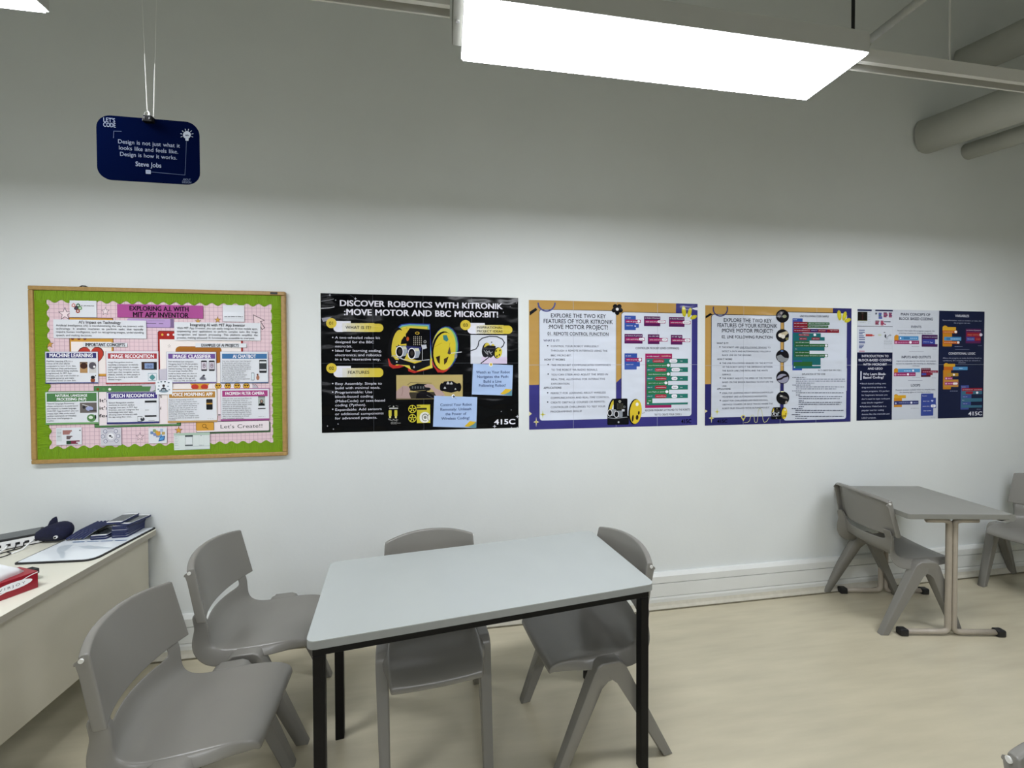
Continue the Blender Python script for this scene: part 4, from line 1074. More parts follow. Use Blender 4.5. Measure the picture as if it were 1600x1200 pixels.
s.poly([(-290, 480), (-190, 400), (-120, 410), (-85, 450), (-100, 520), (-75, 590), (-290, 590)], 'ac938e', 3.4); s.line([(-210, 545), (-195, 480), (-200, 420)], 5, '7c625e', 3.8)
s.poly([(10, 520), (140, 470), (280, 560), (270, 590), (0, 590)], '121014', 2.6); s.line([(160, 540), (260, 590)], 5, '6a6a6c', 3)
# kit parts
s.crop(*k3)
s.rect(1112, 725, 1242, 742, 'a9a9a4', 2); s.ell(1176, 708, 10, 12, 'b5b5b0', 2); s.line([(1100, 708), (1130, 695)], 5, '8a8a86', 2); s.line([(1210, 695), (1245, 705)], 5, '8a8a86', 2)
for x in (1125, 1210): s.rr(x - 22, 762, x + 22, 850, 8, 'c6bb45', 2); s.rect(x - 14, 850, x + 14, 878, 'd6cf86', 2)
for k in range(9): s.line([(1100 + k * 17, 885 + (k * 7) % 22), (1110 + k * 16, 905 + (k * 5) % 18)], 6, 'b5b5b2', 2)
for k in range(4): s.ring(1150 + k * 22, 950, 13, 17, 5, '8d8d8a', 2)
s.dash(1235, 1285, 948, 6, '8d8d8a', 2)
for y in (745, 880):
    s.ring(1453, y, 60, 60, 10, 'd0c53a', 2)
    for k in range(5):
        q = math.radians(-90 + 72 * k); s.line([(1453, y), (1453 + 52 * math.cos(q), y + 52 * math.sin(q))], 13, 'd0c53a', 2)
    s.ell(1453, y, 10, 10, '2a2a20', 3)
s.rect(1518, 682, 1715, 948, 'c9be3a', 1.5); s.rect(1518, 730, 1665, 755, '2e2c20', 2); s.rect(1518, 700, 1570, 712, '55502a', 2)
s.rr(1560, 790, 1712, 945, 70, 'e6e6de', 2); s.ring(1640, 868, 48, 55, 10, '3c3c38', 3, 60, 330); s.ell(1640, 868, 22, 24, '8a8a80', 3); s.ring(1700, 868, 26, 48, 8, '3c3c38', 3, 90, 270)
# pinned blue notes
for P, lines, dy, yc, base in (((838, 78, 1425, 548), ("Watch as Your Robot", "Navigates the Path:", "Build a Line", "Following Robot!"), 0, 0, ((884, 1380, 182), (895, 1365, 250), (990, 1258, 318), (922, 1320, 378))), ((268, 548, 900, 1022), ("Control Your Robot", "Remotely: Unleash", "the Power of", "Wireless Coding!"), 0, 0, ((356, 820, 660), (356, 815, 727), (434, 736, 795), (372, 790, 860)))):
    x0, y0, x1, y1 = P
    s.crop(*k4); s.poly([(x0, y0), (x1, y0 + 22), (x1 - 14, y1), (x0 - 18, y1 - 18)], 'a9c0e4', 6)
    for l, (q0, q1, y) in zip(lines, base): s.t(l, q0, q1, y, y + 38, '2a3566', 1, 8)
    s.poly([(x1 - 190, y1 - 22), (x1 - 110, y1 - 100), (x1 - 15, y1 - 92), (x1 - 60, y1 - 50), (x1 - 130, y1 - 18)], 'd7b233', 8); s.poly([(x1 - 170, y1 - 16), (x1 - 70, y1 - 45), (x1 - 14, y1 - 92), (x1 - 14, y1)], '5f8c98', 7)
s.ell(1100, 90, 28, 30, 'e9e9d8', 8); s.ell(1102, 88, 18, 18, 'c9a93a', 9); s.ell(548, 555, 24, 28, 'e9eaec', 8); s.star(556, 560, 20, '35455c', 9, n=4, inner=.7); s.line([(575, 580), (595, 600)], 5, '8a94a8', 8)
s.t("415C", 1150, 1462, 895, 968, 'e6e6ee', 2, 7)
tag(s.build('poster', P_GLOSS), 'black glossy robotics poster with yellow wheeled robot, first poster right of the notice board', 'poster', 'laminated posters on the wall')

# --- the two ochre and purple posters
OCH, PUR, PAPER, DK = 'b69150', '393778', 'd0d6e1', '1b2030'
def explore(s):
    a, b, c, d = s.fit; W, H = b - a, d - c
    s.base_w(a, c, b, d, OCH)
    X = lambda u: a + W * u
    Z = lambda v: d - H * v
    R = lambda u0, v0, u1, v1, col, L: s.face([(X(u0), Z(v1)), (X(u1), Z(v1)), (X(u1), Z(v0)), (X(u0), Z(v0))], col, L)
    s.face([(a, c), (b, c), (b, Z(.50)), (X(.55), Z(.58)), (X(.5), Z(.645)), (a, Z(.525 + .13))], PUR, .8)
    s.face([(X(.85), Z(.65)), (b, Z(.65)), (b, d), (X(.865), d)], PUR, .9)
    return X, Z, R
def petals(s, pts):
    for x, y, rx, ry, rot in pts: s.ell(x, y, rx, ry, 'b9b02f', 7, rot); s.ell(x, y, rx * .5, ry * .55, 'c9bd33', 7.5, rot)
def sparkle(s, x, y, rx, ry, col='d3cf8a'):
    s.star(x, y, rx, col, 6, n=4, inner=.28, ry=ry); s.star(x, y, rx * .45, 'b3a838', 7, n=4, inner=.4, ry=ry * .45)
r1, r2, r3, r4 = (815, 455, .09416), (950, 455, .09416), (815, 560, .09416), (950, 560, .09416)
l1, l2, l3, l4 = (1090, 465, .08166), (1205, 465, .08166), (1090, 570, .08166), (1205, 570, .08166)
def crows(s, rows, x0, y0, pitch, cap, x, col='30354a'):
    pass
s = poster([(827.1, 467.2), (1091, 476.2), (1088.2, 665), (826.1, 670.4)]); X, Z, R = explore(s)
s.crop(*r1)
(px0, pz1) = s.m(295, 305); s.crop(*r3); pz0 = s.m(700, 1022)[1]; px1 = s.m(1562, 800)[0]
s.face(rrect_pts(px0 - .003, pz0, px1 + .003, pz1 + .003, .02), '2a2630', 1.6); s.face(rrect_pts(px0, pz0, px1, pz1, .018), PAPER, 2)
s.crop(*r2); (qx0, qz1) = s.m(226, 350); s.crop(*r4); qx1, qz0 = s.m(1385, 800)[0], s.m(800, 967)[1]
s.face(rrect_pts(qx0 - .003, qz0, qx1, qz1 + .003, .02), '2a2630', 1.6); s.face(rrect_pts(qx0, qz0, qx1, qz1, .018), PAPER, 2)
s.crop(*r1)
s.ring(414, 190, 152, 152, 24, '4a4f84', 4, 0, 180); s.line([(275, 255), (300, 285)], 18, '4a4f84', 4); s.poly([(133, 340), (235, 275), (262, 310), (135, 405)], '16161a', 4)
s.t("EXPLORE THE TWO KEY", 480, 1395, 378, 442, DK, 1); s.t("FEATURES OF YOUR KITRONIK", 360, 1512, 470, 536, DK, 1); s.t(":MOVE MOTOR PROJECT!", 435, 1436, 562, 630, DK, 1)
s.t("01. REMOTE CONTROL FUNCTION", 428, 1444, 682, 736, DK, 1); s.rect(425, 744, 1444, 752, DK, 5)
s.t("WHAT IS IT?", 362, 625, 802, 836, '2b3566', 1)
for i, (l, x1) in enumerate((("CONTROL YOUR ROBOT WIRELESSLY", 1278), ("THROUGH A REMOTE INTERFACE USING THE", 1424), ("BBC MICRO:BIT.", 828))): s.t(l, 482, x1, 898 + i * 76, 928 + i * 76, '30364c', 0)
s.ell(432, 905, 11, 11, DK, 5); s.t("HOW IT WORKS", 375, 720, 1120, 1152, DK, 1)
s.crop(*r3)
for l, x0, x1, y in (("THE MICRO:BIT COMMUNICATES COMMANDS", 490, 1478, 95), ("TO THE ROBOT VIA RADIO SIGNALS.", 490, 1262, 174), ("YOU CAN STEER AND ADJUST THE SPEED IN", 490, 1435, 252), ("REAL-TIME, ALLOWING FOR INTERACTIVE", 490, 1385, 330), ("EXPLORATION.", 488, 802, 406), ("PERFECT FOR LEARNING ABOUT WIRELESS", 480, 1395, 556), ("COMMUNICATION AND REAL-TIME CONTROL.", 480, 1462, 634), ("CREATE OBSTACLE COURSES OR REMOTE-", 480, 1390, 710), ("CONTROLLER CHALLENGES TO TEST YOUR", 480, 1388, 788), ("PROGRAMMING SKILLS!", 478, 1000, 864)): s.t(l, x0, x1, y, y + 30, '30364c', 0)
s.t("APPLICATIONS", 365, 660, 472, 504, DK, 1)
for x, y in ((440, 102), (440, 260), (432, 570), (432, 724)): s.ell(x, y, 11, 11, DK, 5)
sparkle(s, 350, 930, 55, 72, 'c9cf9a'); sparkle(s, 242, 1055, 50, 82, 'd9cfb0')
s.face([s.m(124, 880), s.m(170, 918), s.m(124, 955)], 'd9d2a0', 6)
s.crop(*r2)
for k in range(5):
    q = math.radians(-90 + 36 + 72 * k); s.ell(152 + 58 * math.cos(q), 300 + 58 * math.sin(q), 38, 38, '0e0e10', 6)
s.ell(152, 300, 24, 24, 'd8d8d8', 7)
petals(s, ((1258, 338, 36, 88, -.12), (1352, 355, 32, 82, .22), (1418, 432, 32, 60, 1.15)))
s.poly([(1398, 285), (1480, 265), (1497, 320), (1440, 310)], 'd8dae2', 3)
BLU, MAG, PLM, TEAL, GRN, CRI = '33509e', '96255c', '561f52', '2b7167', '2e7448', 'a3283a'
def blk(s, x0, y0, x1, y1, col, L=4): s.rr(x0, y0, x1, y1, 6, col, L)
def cap(s, t_, x0, x1, y, h=20, L=8, col='dfe3ee'): s.t(t_, x0, x1, y, y + h, col, 0, L)
blk(s, 272, 405, 460, 645, BLU); blk(s, 290, 540, 510, 606, BLU); blk(s, 290, 470, 540, 528, MAG, 5); s.ell(508, 499, 22, 22, 'e9e9f0', 6); cap(s, "on start", 285, 375, 430); cap(s, "radio set group", 300, 480, 490); cap(s, "show icon", 302, 410, 560); s.heart(450, 580, 14, 'dfe3ee', 7)
for x0, y0, x1, y1, tx, t1, pill in ((596, 415, 866, 582, 952, "on button A+B pressed", "Forward"), (1010, 428, 1268, 594, 1368, "on button B pressed", "Backward"), (272, 708, 572, 870, 604, "on button A pressed", "Stop"), (660, 715, 852, 880, 985, "on tilt left", "Left"), (1040, 725, 1232, 888, 1362, "on tilt right", "Right")):
    blk(s, x0, y0, x1, y1, PLM); ym = (y0 + y1) / 2 + 12; blk(s, x0 + 16, ym - 34, tx, ym + 26, MAG, 5)
    w_ = 128 if pill in ("Forward", "Backward") else 88
    s.rr(tx - w_ - 4, ym - 26, tx - 6, ym + 18, 22, 'e9e9f0', 6); s.t(pill, tx - w_ + 14, tx - 24, ym - 14, ym + 4, '4a4a58', 0, 8)
    cap(s, t1, x0 + 14, x1 - 12, y0 + 20); cap(s, "radio send string", x0 + 28, tx - w_ - 12, ym - 14)
s.t("CONTROLLER MICROBIT (GIVES COMMANDS)", 455, 1180, 928, 962, DK, 1); s.rect(470, 998, 1165, 1001, 'a9adb8', 4)
blk(s, 272, 1032, 482, 1190, BLU); cap(s, "on start", 288, 380, 1060); blk(s, 290, 1106, 562, 1166, MAG, 5); s.ell(528, 1135, 24, 24, 'e9e9f0', 6); cap(s, "radio set group", 305, 485, 1125)
s.crop(*r4)
blk(s, 272, 20, 475, 185, BLU); blk(s, 285, 58, 528, 135, BLU, 4.5); cap(s, "show icon", 300, 420, 88)
blk(s, 616, -80, 1060, 815, MAG); blk(s, 636, 5, 1330, 765, TEAL, 5)
cap(s, "on radio received", 640, 840, -46); blk(s, 870, -58, 1045, -22, CRI, 6); cap(s, "receivedString", 885, 1035, -48, 16)
for k, (nm, pw, gx1) in enumerate((("Forward", 132, 1035), ("Backward", 140, 1035), ("Left", 98, 995), ("Right", 110, 1010), ("Stop", 94, 735))):
    y = 42 + k * 146
    s.rr(738 if k == 0 else 776, y - 28, 932 if k == 0 else 970, y + 28, 26, CRI, 6); cap(s, "receivedString", 755 if k == 0 else 795, 915 if k == 0 else 955, y - 8, 16)
    x = 1016 if k == 0 else 1052; s.rr(x, y - 30, x + pw, y + 28, 28, 'e6e6ee', 6); s.t(nm, x + 22, x + pw - 22, y - 10, y + 10, '4a4a58', 0, 8)
    cap(s, "then", 1195, 1235, y - 8, 16); cap(s, "if" if k == 0 else "else if", 652, 680 if k == 0 else 730, y - 8, 16)
    s.rect(640, y + 38, 1325, y + 106, GRN, 6)
    s.rect(gx1, y + 40, 1335, y + 104, PAPER, 7)
    if k < 4: cap(s, "move %s at speed" % nm if k < 2 else "spin %s at speed" % nm, 668, gx1 - 75, y + 66, 16); s.ell(gx1 - 36, y + 72, 26, 24, 'e6e6ee', 7)
    else: cap(s, "stop", 668, 712, y + 66, 16)
s.rect(1325, -60, 1345, 770, PAPER, 7.4)
s.ell(662, 745, 14, 14, 'b9d6d0', 8); s.rect(1050, 768, 1335, 820, PAPER, 7.2)
s.t("RECEIVER MICROBIT (ATTACHED TO THE ROBOT)", 612, 1358, 840, 870, DK, 1); s.t("TRY TO CREATE YOUR CODE :)", 766, 1216, 915, 946, DK, 1)
s.t("415C", 1212, 1382, 1010, 1075, '0f0f14', 2, 7)
def small_robot(s, k, x, y, L=8):
    """photo of the robot on a poster; k scales the drawing, x,y its middle"""
    g = s.m; s.m = lambda u, v: g(x + k * u, y + k * v)
    s.ell(-118, -20, 62, 200, '15151a', L, .18); s.ell(-105, -20, 50, 170, 'cdb93a', L + .4, .18); s.ell(-75, -20, 36, 120, 'd5dbe6', L + .6, .18)
    s.rr(-80, -215, 165, 130, 18, '101013', L + 1)
    s.ell(30, -165, 22, 20, 'c8c8b8', L + 1.4); s.ell(30, -165, 13, 12, '101013', L + 1.6)
    for i in range(5):
        for j in range(5): s.rect(-18 + i * 24, -130 + j * 22, -10 + i * 24, -118 + j * 22, '6f6a58', L + 1.4)
    s.ring(112, -70, 18, 18, 6, '8a8d90', L + 1.4)
    s.rr(-190, 90, 190, 240, 20, '121317', L + 1.8)
    for u, v in ((-145, 35), (-30, 60)):
        s.rr(u, v - 62, u + 110, v + 50, 20, '8b9198', L + 2); s.ell(u, v, 44, 62, 'dcdce2', L + 2.4); s.ell(u, v, 33, 50, '141418', L + 2.8)
    s.line([(-180, 120), (-60, 135), (60, 120), (160, 110)], 10, '9da0a6', L + 2.4); s.ell(8, 200, 16, 16, 'b9bcc2', L + 2.4)
    s.rr(65, -30, 115, 10, 6, 'b9bcc4', L + 2.4)
    s.ell(295, 15, 112, 228, '141418', L + 3, .1); s.ell(312, 15, 104, 216, 'd3b935', L + 3.4, .1)
    for u, v, p, q in ((335, -115, 26, 32), (258, 130, 16, 62), (335, 115, 24, 44), (365, 35, 16, 34)): s.ell(u, v, p, q, 'e6e6da' if v < 0 else '2f2418', L + 3.8, .1)
    s.line([(420, 45), (470, 30)], 8, '8a8d90', L + 3)
    s.m = g
small_robot(s, .94, 165, 870)
seams(s, 'bcc0ca', L=.5)
a, b, c, d = s.fit
for k in (1, 2, 3):
    x = a + (b - a) * k / 4; s.face([(x - .0008, c), (x + .0008, c), (x + .0008, d), (x - .0008, d)], 'a7acb8', 2.5)
z = (c + d) / 2; s.face([(a, z - .0008), (b, z - .0008), (b, z + .0008), (a, z + .0008)], 'a7acb8', 2.5)
tag(s.build('poster', P_GLOSS), 'ochre and purple poster titled remote control function, right of the black poster', 'poster', 'laminated posters on the wall')

PUR, PAPER = '2c2c62', 'c4cad4'
s = poster([(1102.1, 476.8), (1330.8, 482.1), (1328.7, 659.4), (1101.3, 664.3)]); X, Z, R = explore(s)
s.crop(*l1); (px0, pz1) = s.m(268, 325); s.crop(*l3); pz0 = s.m(700, 1000)[1]; px1 = s.m(1572, 700)[0]
s.face(rrect_pts(px0 - .004, pz0, px1 + .003, pz1 + .004, .02), '2a2630', 1.6); s.face(rrect_pts(px0, pz0, px1, pz1, .018), PAPER, 2)
s.crop(*l2); (qx0, qz1) = s.m(250, 280); s.crop(*l4); qx1, qz0 = s.m(1432, 800)[0], s.m(800, 1052)[1]
s.face(rrect_pts(qx0 - .004, qz0, qx1, qz1 + .004, .02), '2a2630', 1.6); s.face(rrect_pts(qx0, qz0, qx1, qz1, .018), PAPER, 2)
s.crop(*l1)
s.ring(434, 220, 148, 145, 24, '3f4068', 4, -20, 200); s.poly([(150, 355), (245, 295), (280, 325), (150, 400)], '16161a', 4)
s.t("EXPLORE THE TWO KEY", 492, 1412, 402, 472, DK, 1); s.t("FEATURES OF YOUR KITRONIK", 372, 1520, 500, 572, DK, 1); s.t(":MOVE MOTOR PROJECT!", 448, 1445, 600, 668, DK, 1)
s.t("02. LINE FOLLOWING FUNCTION", 456, 1435, 728, 782, DK, 1); s.rect(455, 790, 1434, 799, DK, 5)
s.t("WHAT IS IT?", 362, 588, 858, 890, DK, 1); s.t("HOW IT WORKS", 372, 660, 1162, 1194, DK, 1)
for l, x0, x1, y in (("THE ROBOT USES LINE-FOLLOWING SENSORS TO", 462, 1392, 938), ("DETECT A PATH AND AUTONOMOUSLY FOLLOW A", 462, 1395, 1014), ("BLACK LINE ON THE GROUND.", 465, 1030, 1086)): s.t(l, x0, x1, y, y + 30, '30364c', 0)
s.rect(808, 974, 1322, 980, '30364c', 5); s.ell(424, 945, 11, 11, DK, 5)
s.crop(*l3)
for l, x0, x1, y in (("THE LINE-FOLLOWING SENSORS ON THE BOTTOM", 468, 1432, -46), ("OF THE ROBOT DETECT THE DIFFERENCE BETWEEN", 468, 1434, 26), ("THE BLACK LINE (THE PATH) AND THE WHITE", 468, 1342, 98), ("SURFACE.", 468, 640, 172), ("THE ROBOT ADJUSTS THE SPEED OF THE MOTORS", 468, 1422, 242), ("BASED ON THE SENSOR READINGS TO STAY ON THE", 468, 1445, 316), ("LINE.", 468, 560, 392), ("IDEAL FOR LEARNING ABOUT SENSOR-CONTROLLED", 468, 1445, 520), ("MOVEMENT AND AUTONOMOUS NAVIGATION.", 468, 1335, 594), ("GREAT FOR CHALLENGES LIKE MAZE-SOLVING,", 468, 1348, 668), ("OBSTACLE COURSES, OR RACE TRACKS WHERE THE", 468, 1436, 738), ("ROBOT MUST FOLLOW PATHS AUTONOMOUSLY.", 468, 1372, 812)): s.t(l, x0, x1, y, y + 29, '30364c', 0)
s.t("APPLICATIONS", 368, 628, 446, 478, DK, 1)
for x, y in ((432, -32), (432, 252), (432, 534), (432, 682)): s.ell(x, y, 11, 11, DK, 5)
sparkle(s, 370, 898, 58, 72, 'c9cf9a'); sparkle(s, 262, 1020, 50, 95, 'd6d6a4'); s.face([s.m(142, 858), s.m(190, 885), s.m(142, 918)], 'd9d2a0', 6)
s.t("415C", 372, 565, 1048, 1110, '0f0f14', 2, 7)
s.ell(870, 1000, 42, 42, 'c6bf62', 6); s.poly([(832, 1015), (908, 1015), (872, 1078)], 'c6bf62', 6); s.ell(872, 1000, 24, 26, '3b3879', 7)
pth = [(890, 1108), (950, 1104), (990, 1070), (1010, 1000), (1030, 962), (1060, 962), (1080, 1010), (1085, 1080), (1105, 1108), (1135, 1095), (1150, 1000), (1155, 900), (1175, 840), (1200, 840), (1225, 880), (1240, 980), (1250, 1060), (1275, 1105), (1320, 1080), (1365, 1010)]
s.line(pth, 9, 'bfc28c', 6)
s.crop(*l4); small_robot(s, .5, 90, 920, 9)
s.crop(*l2)
for f, y in ((l2, 355), (l2, 730), (l2, 1120), (l4, 238), (l4, 635)):
    s.crop(*f); s.ell(212 if f == l2 else 218, y, 125, 126, '17171b', 7)
s.crop(*l2)
s.poly([(110, 320), (170, 260), (240, 270), (200, 330), (150, 400)], '5c5a60', 7.5); s.ell(250, 360, 40, 32, '7f836a', 8); s.ell(190, 300, 20, 24, 'a29c98', 8)
s.poly([(140, 690), (290, 640), (325, 680), (210, 780), (140, 745)], 'b8ad92', 7.5); s.ell(165, 720, 34, 36, 'e2dccf', 8); s.ell(225, 745, 36, 40, 'd8d2c6', 8); s.ell(300, 790, 30, 28, '6d6a45', 8)
s.poly([(100, 1120), (180, 1090), (250, 1150), (330, 1160), (300, 1215), (200, 1240), (120, 1200)], '85898e', 7.5); s.rect(180, 1010, 225, 1035, '5a78b0', 8)
s.crop(*l4); s.ell(218, 262, 110, 88, '8f8fa2', 7.5); s.line([(110, 285), (180, 270), (230, 235), (310, 210)], 34, '241d24', 8); s.poly([(150, 560), (200, 580), (300, 620), (320, 660), (220, 640)], '5d5a58', 7.5); s.ell(190, 600, 28, 14, 'b9b9b4', 8); s.rect(180, 505, 235, 522, 'cfcfa8', 7.6); s.ell(285, 720, 22, 30, 'a49c94', 8)
s.crop(*l2)
s.t("LINE FOLLOWING CODE SAMPLE", 545, 1098, 340, 375, DK, 1)
petals(s, ((1300, 340, 40, 98, -.12), (1398, 355, 38, 90, .25), (1458, 435, 38, 66, 1.15)))
DG, DR, DT, DB = '2b5a30', '7c1f2c', '1f5f63', '2c4a96'
blk(s, 406, 395, 592, 1290, DB); cap(s, "forever", 420, 495, 415, 16)
for y0, y1, xa, xb in ((468, 525, 690, 1112), (528, 580, 690, 1090)):
    blk(s, 424, y0 - 8, 700, y1 + 8, DR, 5); blk(s, xa, y0, xb, y1, DG, 6); cap(s, "set left sensor to", 436, 680, y0 + 18, 14); cap(s, "right line following sensor value", xa + 18, xb - 16, y0 + 18, 14)
blk(s, 424, 596, 1295, 676, DR, 5); blk(s, 745, 600, 1060, 668, '3a1a5a', 6); cap(s, "set sensor difference to", 436, 730, 622, 14); cap(s, "absolute of", 760, 875, 622, 14); blk(s, 890, 608, 1045, 660, DR, 7); cap(s, "left sensor", 905, 1035, 624, 14); blk(s, 1100, 608, 1285, 660, DR, 7); cap(s, "right sensor", 1118, 1270, 624, 14)
blk(s, 412, 676, 942, 1290, DT, 5); blk(s, 430, 750, 1016, 1290, DT, 5.5)
s.rr(520, 690, 728, 738, 22, DR, 6.5); s.ell(830, 713, 25, 22, 'e6e6ee', 7); s.rr(530, 762, 682, 812, 22, DR, 7); s.rr(768, 762, 928, 812, 22, DR, 7); cap(s, "sensor difference", 535, 712, 706, 14); cap(s, "left sensor", 545, 670, 780, 14); cap(s, "right sensor", 785, 915, 780, 14)
for y in (828, 1020):
    s.rect(440, y, 1016, y + 60, DG, 6.5); s.rect(730, y - 4, 1030, y + 60, PAPER, 7); cap(s, "turn off right motor", 460, 718, y + 22, 14)
    blk(s, 440, y + 60, 1080, y + 118, DG, 6.6); s.ell(1048, y + 90, 24, 22, 'dfe0ea', 7); cap(s, "turn left motor forward at speed", 470, 1010, y + 84, 14)
s.rect(440, 958, 1010, 1010, DT, 6.8); cap(s, "else", 455, 490, 975, 14)
s.crop(*l4)
s.rect(592, 72, 1440, 500, PAPER, 6.9); s.rect(942, -130, 1440, 110, PAPER, 6.9)
blk(s, 404, -80, 585, 106, DB, 7.2); blk(s, 420, -60, 780, 30, DG, 7.3); blk(s, 425, 25, 942, 70, DT, 7.6); s.ell(442, 45, 12, 12, 'b9d6d0', 8); s.rect(404, 106, 640, 200, PAPER, 7)
s.t("TRY TO CREATE YOUR OWN CODE :)", 885, 1335, 92, 118, DK, 1, 9); s.t("EXPLANATION OF THE CODE", 582, 1030, 162, 194, DK, 1, 9)
for x0, x1, y in ((400, 662, 236), (470, 1405, 268), (468, 1412, 306), (468, 828, 344), (400, 755, 382), (468, 1395, 418), (468, 1240, 456), (395, 572, 494), (468, 1385, 530), (470, 548, 570), (518, 1350, 602), (518, 1310, 640), (518, 620, 682), (518, 1348, 714), (518, 1320, 750), (518, 618, 796), (388, 596, 832), (458, 1378, 866), (458, 1015, 904), (388, 548, 946), (455, 1378, 978), (455, 688, 1016)): s.dash(x0, x1, y, 12, '4d5264', 9, (16, 70), 9)
a, b, c, d = s.fit
for k in (1, 2, 3):
    x = a + (b - a) * k / 4; s.face([(x - .0008, c), (x + .0008, c), (x + .0008, d), (x - .0008, d)], 'a7acb8', 2.5)
z = (c + d) / 2; s.face([(a, z - .0008), (b, z - .0008), (b, z + .0008), (a, z + .0008)], 'a7acb8', 2.5)
tag(s.build('poster', P_GLOSS), 'ochre and purple poster titled line following function, with five round photos down its middle', 'poster', 'laminated posters on the wall')

# --- navy and white coding poster
b1, b2, b3, b4 = (1330, 475, .075), (1430, 475, .075), (1330, 565, .08333), (1430, 565, .08333)
NV, PW = '0c1230', 'c0c5cd'
s = poster([(1339.4, 483.1), (1538.2, 486.3), (1536.2, 650.8), (1338.7, 658.5)]); a, b, c, d = s.fit
s.base_w(a, c, b, d, PW)
s.crop(*b1); zx = s.m(865, 600)[0]; zy = s.m(500, 1008)[1]; s.crop(*b2); rx = s.m(492, 600)[0]
s.face([(a, c), (zx, c), (zx, zy), (a, zy)], NV, 1); s.face([(rx, c), (b, c), (b, d), (rx, d)], '111937', 1)
s.face([(zx - .001, zy), (zx + .001, zy), (zx + .001, d), (zx - .001, d)], 'b4b9c4', 1.2)
s.crop(*b1)
s.rect(130, 108, 425, 150, '20264a', 2); s.rect(500, 118, 865, 155, '20264a', 2); s.rect(135, 160, 335, 355, '15120f', 2); s.ell(235, 190, 22, 24, '3a342c', 3); s.rect(140, 338, 335, 355, '6a6a42', 3); s.rect(225, 220, 245, 330, '3a1a1c', 3)
for k in range(7): s.dash(350, 400, 180 + k * 36, 6, '8a909c', 2)
s.dash(175, 300, 378, 6, '6a707c', 2)
random.seed(3)
for x0, y0, x1, y1, cs in ((500, 180, 545, 220, ('3a3a50',)), (568, 180, 645, 318, ('4a3a86', '3d5c9c', '2f6a6c')), (672, 175, 762, 280, ('5a1f50', '8c2450')), (782, 178, 862, 280, ('5a1f50', '8c2450')), (500, 345, 590, 435, ('6a2a3a', '8c2450')), (612, 345, 690, 455, ('8c2450', 'a33048'))):
    y = y0; k = 0
    while y < y1 - 8: s.rect(x0, y, x1 - random.uniform(0, 25), min(y1, y + 24), cs[k % len(cs)], 2); y += 26; k += 1
s.rect(680, 362, 820, 380, '3a3f50', 2); s.rect(690, 410, 720, 435, '8c2450', 2); s.rect(125, 456, 862, 478, '1b1d26', 2)
for y, x1 in ((538, 280), (580, 280), (612, 238), (655, 262), (690, 285), (730, 285), (775, 285), (800, 285), (848, 265), (880, 250), (905, 225)): s.rect(160, y, x1, y + 18, '33457c', 2)
s.rect(160, 975, 280, 992, '9a3a5c', 2); s.rr(300, 628, 440, 675, 6, 'a83a34', 2); s.rect(440, 645, 480, 668, 'b5655a', 2); s.rect(560, 628, 625, 665, 'b4bda6', 2)
s.ell(712, 668, 18, 36, '3c4048', 2); s.line([(715, 700), (760, 690), (775, 660), (832, 660)], 9, '555a62', 2); s.line([(790, 640), (830, 640)], 9, '555a62', 2); s.ring(745, 705, 26, 26, 7, '6a7078', 2, 0, 200); s.rect(675, 585, 710, 598, '3c4048', 2)
for k in range(5): s.dash(682, 850, 755 + k * 20, 7, '8d939c', 2)
s.frame(682, 870, 850, 925, 4, 'aeb4bb', 2)
s.t("INTRODUCTION TO", 215, 775, 1062, 1108, 'd9dbe6', 1); s.t("BLOCK-BASED CODING", 148, 835, 1146, 1192, 'd9dbe6', 1)
s.crop(*b3)
s.t("WITH MICRO:BIT", 222, 665, 32, 72, 'd9dbe6', 1); s.t("AND LEGO", 308, 588, 112, 150, 'd9dbe6', 1); s.rect(172, 180, 192, 345, 'c4c8d6', 2)
s.t("Why Learn Block-", 220, 648, 210, 252, 'd9dbe6', 1); s.t("Based Coding?", 220, 608, 274, 316, 'd9dbe6', 1)
for i, (l, x1) in enumerate((("Block-based coding uses", 650), ("drag-and-drop blocks to", 648), ("create programs. It's perfect", 715), ("for beginners because you", 680), ("don't need to type code-just", 725), ("snap blocks together!", 600), ("Platforms: MakeCode is a", 655), ("popular tool for coding", 608), ("devices like the micro:bit and", 715), ("LEGO projects.", 468))): s.t(l, 192, x1, 396 + i * 71.5, 424 + i * 71.5, 'b5b9cc', 0)
for y in (412, 842): s.ell(172, y, 10, 8, 'b5b9cc', 4)
s.crop(*b1)
s.t("MAIN CONCEP'S OF", 1028, 1645, 190, 245, '3a3f52', 1); s.t("BLOCK BASED CODING", 992, 1700, 282, 336, '3a3f52', 1); s.rect(1195, 388, 1500, 394, '8a8f9c', 2)
s.t("EVENTS", 1242, 1458, 452, 498, '3a3f52', 1); s.t("Actions that make the program respond, like", 955, 1740, 545, 572, '5c6274', 0); s.t("pressing a button or shaking the device.", 990, 1695, 595, 622, '5c6274', 0)
LB, OR = '4a88b8', 'c0821e'
s.ell(945, 690, 48, 48, OR, 3); s.rr(895, 670, 1005, 765, 8, OR, 3); s.rr(985, 668, 1400, 755, 8, LB, 3.4); s.rr(1090, 685, 1210, 735, 8, '3a6f9e', 4); s.dash(1225, 1370, 710, 9, 'c4dcec', 4); s.ell(1025, 712, 14, 18, 'd5e4f0', 4)
s.rr(895, 758, 1412, 838, 8, '8c2a5c', 3.6); s.ell(932, 800, 26, 24, 'c98aa8', 4); s.ell(1232, 798, 28, 28, 'e6dce4', 4); s.dash(975, 1190, 795, 10, 'd0a0bc', 4); s.dash(1285, 1395, 795, 10, 'd0a0bc', 4); s.dash(1258, 1412, 882, 8, '8a8f9c', 3)
s.rect(1205, 990, 1510, 997, '8a8f9c', 2)
